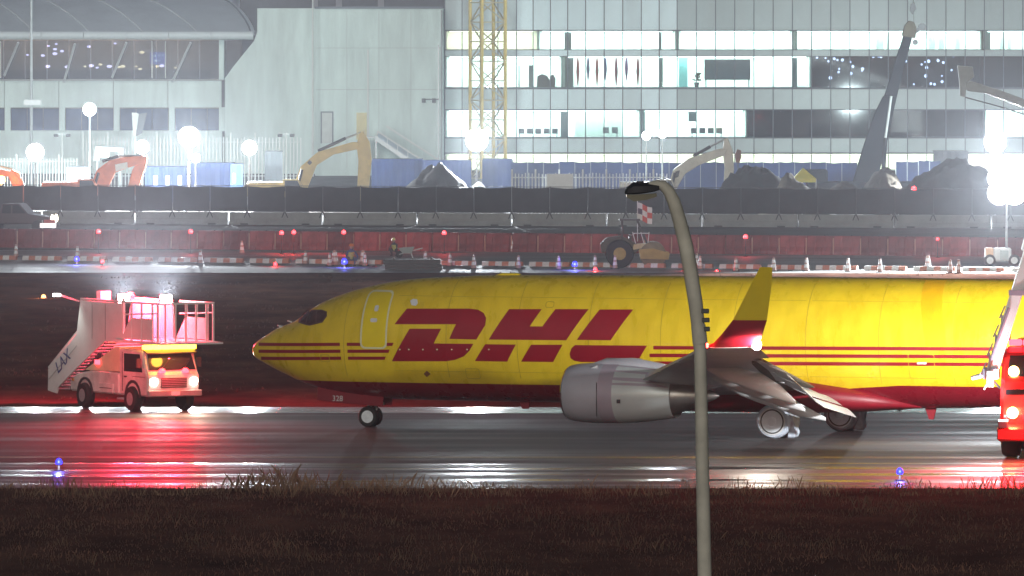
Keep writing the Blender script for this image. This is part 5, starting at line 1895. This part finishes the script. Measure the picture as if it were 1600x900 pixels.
    for dy in (-.43, .43):
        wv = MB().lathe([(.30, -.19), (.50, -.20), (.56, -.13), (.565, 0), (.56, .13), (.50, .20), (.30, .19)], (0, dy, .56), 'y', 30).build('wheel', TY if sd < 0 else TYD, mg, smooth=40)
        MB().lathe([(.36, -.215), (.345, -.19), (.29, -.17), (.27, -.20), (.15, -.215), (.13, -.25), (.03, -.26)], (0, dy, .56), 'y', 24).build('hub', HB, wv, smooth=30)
        MB().lathe([(.375, -.212), (.40, -.216), (.405, -.2)], (0, dy, .56), 'y', 24).build('rim_gap', RUBBER, wv)
        MB().lathe([(.41, -.21), (.43, -.213), (.45, -.208)], (0, dy, .56), 'y', 24).build('sidewall_ring', GREYL, wv, smooth=40)
    MB().cyl((0, -.45, .56), (0, .45, .56), .09, n=12).build('axle', STEEL, mg)
    MB().cyl((0, 0, .5), (-.12, 0, 1.75), .12, .14, 14).build('strut', GREYL, mg, smooth=50)
    MB().bar((.12, 0, .62), (.34, 0, 1.0), .14, .06).build('torque_link', GREYL, mg)
    MB().bar((.34, 0, 1.0), (.05, 0, 1.35), .14, .06).build('torque_link', GREYL, mg)
    MB().bar((-.05, 0, 1.4), (-.1, -sd * 1.0, 1.7), .1).build('side_brace', GREYL, mg)
    MB().prism([(-.05, .98), (.42, 1.02), (.30, 1.62), (-.28, 1.62), (-.30, 1.2)], sd * .30 - .02, sd * .30 + .02).build('gear_door', GREYL, mg)
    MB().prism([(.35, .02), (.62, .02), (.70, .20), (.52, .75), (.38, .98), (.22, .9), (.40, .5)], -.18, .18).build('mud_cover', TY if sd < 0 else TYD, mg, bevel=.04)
    MB().bar((.22, -.25, 1.0), (.5, -.25, .75), .16, .05).build('brake_line_plate', WHITE, mg)

# nose gear
ng = bpy.data.objects.new('nose_gear', None)
COL.objects.link(ng)
ng.parent = air
ng.location = (4.22, 0, 0)
for dy in (-.2, .2):
    wv = MB().lathe([(.18, -.09), (.31, -.1), (.345, -.05), (.345, .05), (.31, .1), (.18, .09)], (0, dy, .345), 'y', 26).build('wheel', RUBBER, ng, smooth=40)
    MB().lathe([(.21, -.105), (.19, -.08), (.09, -.1), (.03, -.12)], (0, dy, .345), 'y', 20).build('hub', HB, wv, smooth=40)
MB().cyl((0, -.22, .345), (0, .22, .345), .05, n=10).build('axle', STEEL, ng)
MB().cyl((0, 0, .3), (-.1, 0, 1.15), .07, .09, 12).build('strut', STEEL, ng, smooth=50)
MB().bar((.08, 0, .4), (.26, 0, .62), .1, .04).build('torque_link', STEEL, ng)
MB().bar((.26, 0, .62), (.02, 0, .85), .1, .04).build('torque_link', STEEL, ng)
MB().bar((.05, -.1, .7), (.55, -.1, 1.05), .06).build('drag_brace', STEEL, ng)
MB().box((-.14, -.1, .82), (.1, .1, .12)).build('taxi_lamp', LIP, ng)
MB().box((.3, -.12, .78), (.45, .08, .10)).build('steering_arm', GREYL, ng)
for sd in (-1, 1):
    gd = MB().prism([(2.50, 1.34), (2.47, .88), (3.6, .77), (4.82, .70), (4.86, 1.10), (3.7, 1.2)], sd * .42 - .02, sd * .42 + .02).build('nose_gear_door', RPD, air, bevel=.01)
    if sd < 0:
        fc = bpy.data.curves.new('door_number', 'FONT')
        fc.body = '328'
        fc.size = .26
        fc.extrude = .003
        o = bpy.data.objects.new('door_number', fc)
        COL.objects.link(o)
        fc.materials.append(GREYL)
        o.parent = gd
        o.rotation_euler = (R(90), 0, 0)
        o.location = (3.02, -.447, .86)
        to_mesh_obj(o)
    MB().bar((3.9, sd * .4, .9), (3.9, sd * .4, 1.2), .05).build('door_hinge', GREYL, air)

# tail
fin = MB()
rr = []
for z, L, c in ((4.9, 31.6, 5.9), (6.0, 33.0, 4.9), (9.0, 35.3, 3.4), (12.4, 37.9, 1.9)):
    rr.append([(L + x, zz, z) for x, zz in foil(c, .10, 10)])
fin.loft(rr).build('fin', YP, air, smooth=40)
MB().prism([(29.0, 5.1), (33.2, 6.3), (33.2, 4.9), (29.0, 4.9)], -.1, .1).build('dorsal_fin', YP, air)
for sd in (-1, 1):
    rr = []
    for w_, L, c in ((.3, 33.2, 3.6), (7.0, 36.9, 1.4)):
        rr.append([(L + x, sd * w_, 4.5 + .12 * w_ + zz) for x, zz in foil(c, .09, 10)])
    MB().loft(rr).build('tailplane', GREYW, air, smooth=40)

# ================================================================== VEHICLES
# ------------------------------------------------------------------ airstair truck (local x forward, y to its left)
p = on_ground(211, 639)
rzT = math.atan2(-.866, .5)
tr = thing('airstair_truck', 'white airstair truck bathed in red light with two floodlights on its stair top', 'truck', p, rzT)
TW = mat('truck_white_paint', (.60, .58, .55), .45, var=.25, coat=.2)
TPK = mat('truck_panel_cream', (.68, .62, .40), .5, var=.1)
for x in (-1.8, 1.8):
    for y in (-1.0, 1.0):
        wv = MB().lathe([(.22, -.15), (.40, -.16), (.44, -.08), (.44, .08), (.40, .16), (.22, .15)], (x, y, .44), 'y', 24).build('wheel', RUBBER, tr, smooth=40)
        sg = -1 if y < 0 else 1
        MB().lathe([(.23, sg * .155), (.2, sg * .12), (.08, sg * .14), (.03, sg * .17)], (x, y, .44), 'y', 18).build('hub', STEEL, wv, smooth=40)
MB().box((0, 0, .62), (5.4, 1.0, .22)).build('chassis', DARK, tr)
# cab and bonnet
cab = MB().prism([(.75, .55), (2.85, .55), (2.9, 1.25), (2.75, 1.42), (2.45, 2.12), (.75, 2.15)], -1.02, 1.02).build('cab', TW, tr, bevel=.06)
MB().add([(2.785, -.9, 1.46), (2.785, .9, 1.46), (2.515, .85, 2.06), (2.515, -.85, 2.06)], [(0, 1, 2, 3)]).build('windscreen', GLASSD, cab)
for y in (-1.03, 1.03):
    MB().prism([(1.15, 1.38), (2.5, 1.38), (2.3, 2.0), (1.15, 2.0)], y - .006, y + .006).build('side_window', GLASSD, cab)
    MB().prism([(1.0, .7), (1.02, .7), (1.02, 2.05), (1.0, 2.05)], y - .008, y + .008).build('door_seam', DARK, cab)
    MB().box((1.25, y * 1.01, 1.2), (.16, .03, .05)).build('door_handle', DARK, cab)
    MB().box((2.5, y * 1.14, 1.7), (.08, .16, .32)).build('mirror', DARK, cab)
MB().box((2.93, 0, .66), (.16, 2.1, .22)).build('bumper', mat('bumper_grey', (.3, .3, .3), .5), tr, bevel=.03)
MB().box((2.88, 0, 1.02), (.06, 1.0, .34)).build('grille', DARK, tr)
HL = glow('headlight_lens', (1.0, .80, .62), 40)
for y in (-.78, .78):
    MB().lathe([(.02, .03), (.13, .03), (.15, -.05)], (2.90, y, 1.06), 'x', 14).build('headlight', HL, tr)
    lamp('headlight_beam', (3.15, y, 1.06), 320, (1, .74, .55), tr, 'SPOT', (.85, -.45, -.06), 120, .1)
# rear body
MB().prism([(-3.0, .55), (.7, .55), (.7, 1.3), (-.6, 1.35), (-1.6, 1.3), (-2.6, 1.15), (-3.0, .9)], -1.0, 1.0).build('rear_body', TW, tr, bevel=.06)
MB().prism([(-1.9, 1.32), (.70, 1.35), (.72, 2.2), (.4, 2.2)], -.98, .98).build('stair_support', TPK, tr)
for y in (-1.02, 1.02):
    arch = [(-1.8 + .58 * math.cos(R(a_)), .5 + .58 * math.sin(R(a_))) for a_ in range(0, 181, 20)] + [(-1.8 + .5 * math.cos(R(a_)), .5 + .5 * math.sin(R(a_))) for a_ in range(180, -1, -20)]
    MB().prism(arch, y - .03, y + .03).build('wheel_arch', DARK, tr)
    MB().box((-.2, y, .75), (1.1, .06, .35)).build('tool_locker', TW, tr, bevel=.03)
# stair
flight = [(-4.65, .50), (-4.62, 1.25), (-2.45, 2.55), (-2.15, 3.75), (.95, 3.72), (1.0, 2.42), (-.35, 2.35), (-2.5, 1.35), (-3.9, .62), (-4.0, .42)]
SIDE = mat('stair_panel_white', (.74, .76, .74), .45, var=.06)
for y in (-1.0, 1.0):
    sp_ = MB().prism(flight, y - .03, y + .03).build('stair_side_panel', SIDE, tr)
    if y < 0:
        fc = bpy.data.curves.new('panel_lettering', 'FONT')
        fc.body = 'LAX'
        fc.size = .62
        fc.extrude = .004
        o = bpy.data.objects.new('panel_lettering', fc)
        COL.objects.link(o)
        fc.materials.append(mat('lettering_blue', (.03, .05, .22), .5))
        o.parent = sp_
        o.rotation_euler = (R(90), R(-31), 0)
        o.location = (-3.85, y - .045, 1.10)
        to_mesh_obj(o)
    MB().bar((-4.62, y, 1.3), (-2.45, y, 2.62), .06).build('handrail', SIDE, tr)
    MB().bar((-2.15, y, 3.80), (.95, y, 3.78), .06).build('handrail', SIDE, tr)
for k in range(17):
    q = k / 16
    MB().box((-4.4 + 4.3 * q, 0, .55 + 1.9 * q), (.28, 1.9, .05)).build('tread', STEEL, tr)
# top platform over the cab
pf = MB().box((2.2, 0, 2.42), (3.2, 2.3, .1)).build('platform', SIDE, tr)
MB().prism([(3.6, 2.38), (4.25, 2.38), (4.25, 2.44), (3.6, 2.47)], -1.2, 1.2).build('bridge_plate', SIDE, tr)
for y in (-1.08, 1.08):
    MB().prism([(1.05, 2.5), (3.35, 2.5), (3.35, 3.25), (1.75, 3.25)], y - .02, y + .02).build('platform_panel', SIDE, tr)
    for x in (1.8, 2.55, 3.35, 3.75):
        MB().bar((x, y, 2.47), (x, y, 3.78), .06).build('platform_post', SIDE, tr)
    MB().bar((1.3, y, 3.78), (3.78, y, 3.78), .07).build('top_rail', SIDE, tr)
    MB().bar((1.3, y, 3.35), (3.78, y, 3.45), .05).build('mid_rail', SIDE, tr)
for y in (-.8, -.4, 0, .4, .8):
    MB().bar((3.77, y, 2.47), (3.77, y, 3.78), .05).build('gate_bar', SIDE, tr)
MB().bar((3.77, -1.08, 3.78), (3.77, 1.08, 3.78), .06).build('gate_rail', SIDE, tr)
MB().bar((1.05, -1.0, 2.45), (1.05, -1.0, 3.9), .09).build('corner_post', SIDE, tr)
# small fittings of the truck
for k in range(5):
    MB().box((2.915, 0, .90 + k * .06), (.02, .96, .02)).build('grille_bar', STEEL, tr)
MB().box((3.02, 0, .66), (.02, .34, .14)).build('number_plate', SIDE, tr)
for y in (-.45, .4):
    MB().bar((2.80, y, 1.46), (2.66, y + .35, 1.80), .025).build('wiper', DARK, tr)
MB().prism([(2.42, 2.14), (2.75, 2.02), (2.75, 2.06), (2.42, 2.19)], -.98, .98).build('sun_visor', DARK, tr)
for y in (-1.03, 1.03):
    arch = [(1.8 + .60 * math.cos(R(a_)), .5 + .60 * math.sin(R(a_))) for a_ in range(0, 181, 20)] + [(1.8 + .5 * math.cos(R(a_)), .5 + .5 * math.sin(R(a_))) for a_ in range(180, -1, -20)]
    MB().prism(arch, y - .02, y + .02).build('wheel_arch', DARK, tr)
    MB().box((.95, y * .97, .42), (.5, .16, .06)).build('cab_step', STEEL, tr)
    MB().box((-.2, y * 1.03, .75), (.9, .012, .02)).build('locker_seam', DARK, tr)
    MB().box((2.25, y * 1.012, 1.22), (.9, .012, .015)).build('door_crease', DARK, tr)
    MB().box((-2.7, y * 1.01, .95), (.12, .03, .08)).build('side_marker', mat('marker_amber', (.6, .25, .03), .4), tr)
    MB().bar((-3.2, y * .8, .62), (-1.0, y * .8, 1.9), .12).build('lift_cylinder', DARK, tr)
    for q in (-1.2, -.2):
        MB().box((q, y * 1.033, 3.05), (.02, .012, 1.25)).build('panel_seam', STEEL, tr)
    MB().bar((-4.5, y * 1.035, .9), (-2.35, y * 1.035, 2.15), .015).build('panel_seam', STEEL, tr)
MB().box((1.2, 0, 1.35), (.4, 1.6, .75)).build('seat_row', DARK, tr)
# light bars
AMB = glow('amber_beacon_lens', (1.0, .48, .03), 16)
RDB = glow('red_beacon_lens', (1.0, .02, .03), 18)
for k, y in enumerate((-.85, -.51, -.17, .17, .51, .85)):
    MB().box((2.55, y, 2.24), (.26, .3, .16)).build('amber_beacon', AMB, tr, bevel=.03)
lamp('amber', (3.1, -.2, 2.22), 70, (1, .45, .05), tr, radius=.2)
for y in (-.45, .45):
    MB().lathe([(.12, 0), (.13, .08), (.06, .16)], (2.88, y, 1.36), 'z', 12).build('red_beacon', RDB, tr)
    MB().box((-.9, y * 2.25, 1.62), (.3, .06, .16)).build('red_beacon', RDB, tr)
lamp('red', (3.3, -.2, 1.75), 14000, (1, .02, .05), tr, 'SPOT', (.72, -.72, .12), 64, .25, 1.0)
lamp('red', (3.9, 0, 1.6), 190, (1, .02, .05), tr, radius=.25)
lamp('red', (1.5, -3.0, 1.6), 170, (1, .02, .05), tr, radius=.25)
# floodlights at the top
for px, x, y in ((175, .05, -.5), (248, 1.2, .55)):
    fx = MB().box((x, y, 3.86), (.10, .46, .32)).build('floodlight', DARK, tr, bevel=.02)
    MB().bar((x, y, 3.6), (x - .1, y, 3.75), .06).build('bracket', STEEL, fx)
    MB().box((x + .07, y, 3.86), (.04, .42, .28)).build('lens', BULB, fx)
    lamp('flood', (x + .45, y - .2, 3.9), 110000, (.86, .92, 1.0), tr, 'SPOT', (.85, -.5, .50), 64, .15, .9)
bk_ = MB().bar((-2.3, -1.0, 3.7), (-2.5, -1.75, 3.95), .06).build('added_lamp_arm', STEEL, tr)  # added bracket lamp, not a known fitting, brightens the stair side panel
MB().box((-2.5, -1.78, 3.93), (.3, .16, .1)).build('added_panel_lamp', glow('added_lamp_lens', (.95, 1, .95), 14), bk_)
lamp('added_panel_light', (-2.6, -1.95, 3.78), 50, (.9, 1.0, .93), tr, 'SPOT', (-.5, .45, -1), 150, .1)
MB().lathe([(.14, 0), (.15, .12), (.08, .24)], (-.9, .3, 3.8), 'z', 12).build('red_beacon', RDB, tr)
lamp('red_top', (-.9, .3, 4.4), 6500, (1, .03, .07), tr, radius=.25)
MB().box((-1.6, -.4, 3.92), (.3, .4, .3)).build('wind_gauge_box', TW, tr)

# ------------------------------------------------------------------ fire truck at the right edge (local x forward, towards the viewer)
p = on_ground(1640, 716)
ft = thing('fire_truck', 'red airport fire truck with raised white boom cut by the right frame edge', 'fire truck', p, R(-99))
FR = mat('fire_engine_red', (.50, .015, .012), .35, var=.06, coat=.4)
FRD = mat('fire_engine_trim', (.72, .72, .68), .4, var=.06)
MB().prism([(-9.2, .75), (.95, .75), (1.05, 1.5), (.85, 2.3), (.25, 3.25), (-.3, 3.45), (-3, 3.45), (-3.2, 3.6), (-9.2, 3.6)], -1.45, 1.45).build('body', FR, ft, bevel=.12)
MB().add([(.97, -1.28, 2.0), (.97, 1.28, 2.0), (.36, 1.2, 3.2), (.36, -1.2, 3.2)], [(0, 1, 2, 3)]).build('windscreen', GLASSD, ft)
for y in (-1.46, 1.46):
    MB().prism([(-2.4, 2.1), (-.05, 2.1), (-.35, 3.15), (-2.4, 3.15)], y - .01, y + .01).build('side_window', GLASSD, ft)
    MB().box((-5.2, y, 1.6), (7.5, .03, .22)).build('reflective_band', FRD, ft)
    for k in range(4):
        MB().box((-3.8 - k * 1.35, y, 2.5), (1.2, .04, 1.3)).build('locker_shutter', FRD, ft)
    MB().bar((.6, y * 1.02, 2.2), (.9, y * 1.18, 2.5), .05).build('mirror_arm', DARK, ft)
    MB().box((.95, y * 1.2, 2.5), (.12, .22, .5)).build('mirror', FRD, ft, bevel=.02)
    for x in (-.6, -5.6, -7.3):
        wv = MB().lathe([(.32, -.25), (.62, -.27), (.70, -.15), (.70, .15), (.62, .27), (.32, .25)], (x, y * .86, .70), 'y', 28).build('wheel', RUBBER, ft, smooth=40)
        MB().lathe([(.33, math.copysign(.26, y)), (.25, math.copysign(.18, y)), (.08, math.copysign(.25, y))], (x, y * .86, .70), 'y', 18).build('hub', STEEL, wv)
        arch = [(x + .95 * math.cos(R(a_)), .65 + .95 * math.sin(R(a_))) for a_ in range(10, 171, 20)] + [(x + .78 * math.cos(R(a_)), .65 + .78 * math.sin(R(a_))) for a_ in range(170, 9, -20)]
        MB().prism(arch, y * .98 - .08, y * .98 + .08).build('wheel_arch', FR, ft)
MB().prism([(.9, .55), (1.35, .6), (1.4, 1.0), (.95, 1.1)], -1.5, 1.5)  .build('bumper', FR, ft, bevel=.05)
for y in (-1.05, 1.05):
    MB().lathe([(.02, .03), (.16, .03), (.18, -.05)], (1.08, y, 1.45), 'x', 14).build('headlight', glow('amber_headlight', (1.0, .62, .18), 26), ft)
    MB().lathe([(.02, .03), (.15, .03), (.17, -.05)], (.72, y, 2.72), 'x', 14).build('marker_light', MATS['amber_headlight'], ft)
    lamp('amber', (1.5, y, 1.5), 60, (1, .6, .2), ft)
for k, y in enumerate((-1.1, -.66, -.22, .22, .66, 1.1)):
    MB().box((-.35, y, 3.58), (.3, .4, .2)).build('red_beacon', RDB, ft, bevel=.04)
lamp('red', (.5, -1.2, 3.75), 42000, (1, .02, .03), ft, 'SPOT', (1, -.2, .2), 110, .3, .9)
lamp('red', (1.9, -.6, 1.2), 420, (1, .02, .03), ft, radius=.3)
lamp('red', (.6, -2.0, 2.2), 120, (1, .02, .03), ft, radius=.3)
# articulated boom with nozzle: hinge on the roof, elbow high, tip down beside the cab
def to_local(px, py, d_):
    q = at(px, py, d_) - Vector((p.x, p.y, 0))
    return Matrix.Rotation(-R(-99), 3, 'Z') @ q


BM = mat('boom_white_paint', (.78, .82, .84), .4, var=.06)
d_ = p.y - .3
tipb, midb, topb = to_local(1549, 583, d_), to_local(1583, 480, d_), to_local(1640, 290, d_)
hinge = Vector((-6.5, 0, 3.8))
mid2 = topb + (midb - topb) * .55
MB().bar(topb, mid2, .62, .55).build('boom_section', BM, ft, bevel=.03)
MB().bar(mid2 + (topb - mid2) * .1, tipb, .40, .36).build('boom_section', BM, ft, bevel=.03)
MB().bar(hinge, topb, .6, .6).build('lower_boom', BM, ft, bevel=.03)
MB().bar(topb + Vector((0, 0, .3)), topb - Vector((0, 0, .3)), .7).build('elbow', DARK, ft, bevel=.05)
ax = (tipb - midb).normalized()
sdv = Vector((0, 1, 0))
for k in range(7):
    a_ = midb + (tipb - midb) * (k / 7)
    b_ = midb + (tipb - midb) * ((k + 1) / 7)
    o1 = Vector((0, -.28 if k % 2 else -.23, 0))
    MB().bar(a_ + Vector((.1, -.24, .05)), b_ + Vector((.1, -.24 + (.08 if k % 2 else -.08), -.05)), .05).build('hose_clip', mat('boom_purple_grey', (.30, .28, .36), .5), ft)
MB().tube([midb + Vector((.25, -.1, 0)), (midb + tipb) / 2 + Vector((.27, -.12, 0)), tipb + Vector((.22, -.1, 0))], .05, 8).build('water_line', MATS['boom_purple_grey'], ft)
MB().box(midb + (topb - midb) * .12, (.5, .5, .16)).build('boom_band', MATS['boom_purple_grey'], ft)
MB().box(tipb, (.5, .5, .36)).build('nozzle_block', MATS['boom_purple_grey'], ft, bevel=.04)
MB().cyl(tipb + Vector((0, -.2, -.05)), tipb + Vector((.1, -.62, -.16)), .09, .07, 10).build('nozzle', STEEL, ft)
MB().cyl(tipb + Vector((.2, 0, -.1)), tipb + Vector((.3, -.2, -.5)), .05, .03, 8).build('piercing_tip', STEEL, ft)
bl_ = MB().box((1.45, -1.3, 1.1), (.2, .3, .22)).build('added_boom_lamp', DARK, ft, bevel=.02)  # unseen bumper lamp added to make the boom bright
MB().box((1.45, -1.3, 1.23), (.16, .26, .04)).build('lens', BULB, bl_)  # lens of the added boom lamp
lamp('added_boom_light', (1.6, -1.5, 1.45), 900, (.86, .93, 1.0), ft, 'SPOT', (-.8, -.6, 2.6), 100, .1)
# scene lamp bank on the cab side that lights the fuselage and the boom
for k in range(3):
    b_ = MB().box((-1.4 - k * .55, -1.55, 3.72), (.46, .12, .3)).build('scene_lamp', DARK, ft, bevel=.02)
    MB().box((-1.4 - k * .55, -1.63, 3.72), (.40, .04, .25)).build('lens', BULB, b_)
lamp('scene_flood', (-1.8, -1.95, 3.75), 11500, (.95, .96, .97), ft, 'SPOT', (-1, -.42, -.08), 120, .3, 1.0)

# ------------------------------------------------------------------ tall lamp post near the viewer
d = 137.0
lx = lambda px: (px - 1098) * d / FPX
lz_ = lambda py: CAM_H - (py - HOR) * d / FPX
p = at(1098, 500, d)
lpst = thing('lamp_post', 'tall weathered street lamp post with curved arm and unlit head in the foreground', 'lamp post', (p.x, d, 0))
PM = mat('weathered_pole_paint', (.58, .56, .48), .65, var=.25, scale=1.5, bump=.15)
MB().tube([(lx(1104), 0, 0), (lx(1101), 0, lz_(900)), (lx(1097), 0, lz_(700)), (lx(1094), 0, lz_(545))], [.122, .106, .099, .094], 18).build('pole', PM, lpst, smooth=50)
arm = [(1094, 548), (1092, 520), (1087, 475), (1080, 430), (1072, 385), (1062, 345), (1053, 315), (1045, 299), (1036, 290), (1026, 288), (1014, 290)]
MB().tube([(lx(a_), 0, lz_(b_)) for a_, b_ in arm], [.095, .10, .108, .11, .108, .104, .098, .088, .078, .066, .055], 16).build('arm', PM, lpst, smooth=50)
MB().tube([(lx(1094), 0, lz_(537)), (lx(1091), 0, lz_(508))], [.115, .11], 18).build('collar', PM, lpst, smooth=50)
for py in (486, 500, 514):
    MB().box((lx(1097 + (486 - py) * -.05) + .04, -.03, lz_(py)), (.13, .10, .07)).build('clamp', mat('dark_clamp', (.09, .09, .08), .6), lpst, bevel=.01)
head = MB().loft([[(lx(q[0]), y * q[1], lz_(q[2]) + zz * q[3]) for y, zz in ((-1, 0), (-.8, .6), (0, 1), (.8, .6), (1, 0), (0, -.15))] for q in
                  ((1030, .09, 296, .09), (1020, .13, 298, .12), (1005, .17, 300, .15), (990, .18, 301, .16), (980, .15, 302, .10), (976, .06, 303, .04))]).build('luminaire', mat('dark_luminaire', (.035, .034, .04), .5), lpst, smooth=40)
MB().loft([[(lx(q[0]), y * q[1], lz_(q[2]) + zz * q[3]) for y, zz in ((-1, 0), (1, 0), (.75, -1), (-.75, -1))] for q in
           ((1026, .12, 302, .05), (1010, .16, 303, .09), (990, .16, 304, .10), (979, .12, 304, .04))]).build('lens', mat('frosted_lens', (.34, .32, .25), .3, var=.15), head, smooth=40)
MB().tube([(lx(1000), 0, lz_(292)), (lx(1000), 0, lz_(283))], [.045, .05], 12).build('photocell', DARK, lpst)
MB().cyl((lx(1104), 0, 0), (lx(1104), 0, .25), .28, .26, 18).build('base', KCON, lpst)

# ------------------------------------------------------------------ night haze
bm_ = MB().lohi((-4050, -550, -1.0), (4050, 9050, 36))
hz_o = bm_.build('haze', mat('haze_unused', (1, 1, 1)))
hm = bpy.data.materials.new('night_haze')
hm.use_nodes = True
n, l = hm.node_tree.nodes, hm.node_tree.links
n.remove(n['Principled BSDF'])
pv = n.new('ShaderNodeVolumePrincipled')
pv.inputs['Color'].default_value = (.88, .92, 1.0, 1)
pv.inputs['Density'].default_value = .00026
pv.inputs['Anisotropy'].default_value = .35
l.new(pv.outputs[0], n['Material Output'].inputs['Volume'])
hz_o.data.materials.clear()
hz_o.data.materials.append(hm)
tag(hz_o, 'thin night haze over the whole airfield', 'haze', kind='stuff')
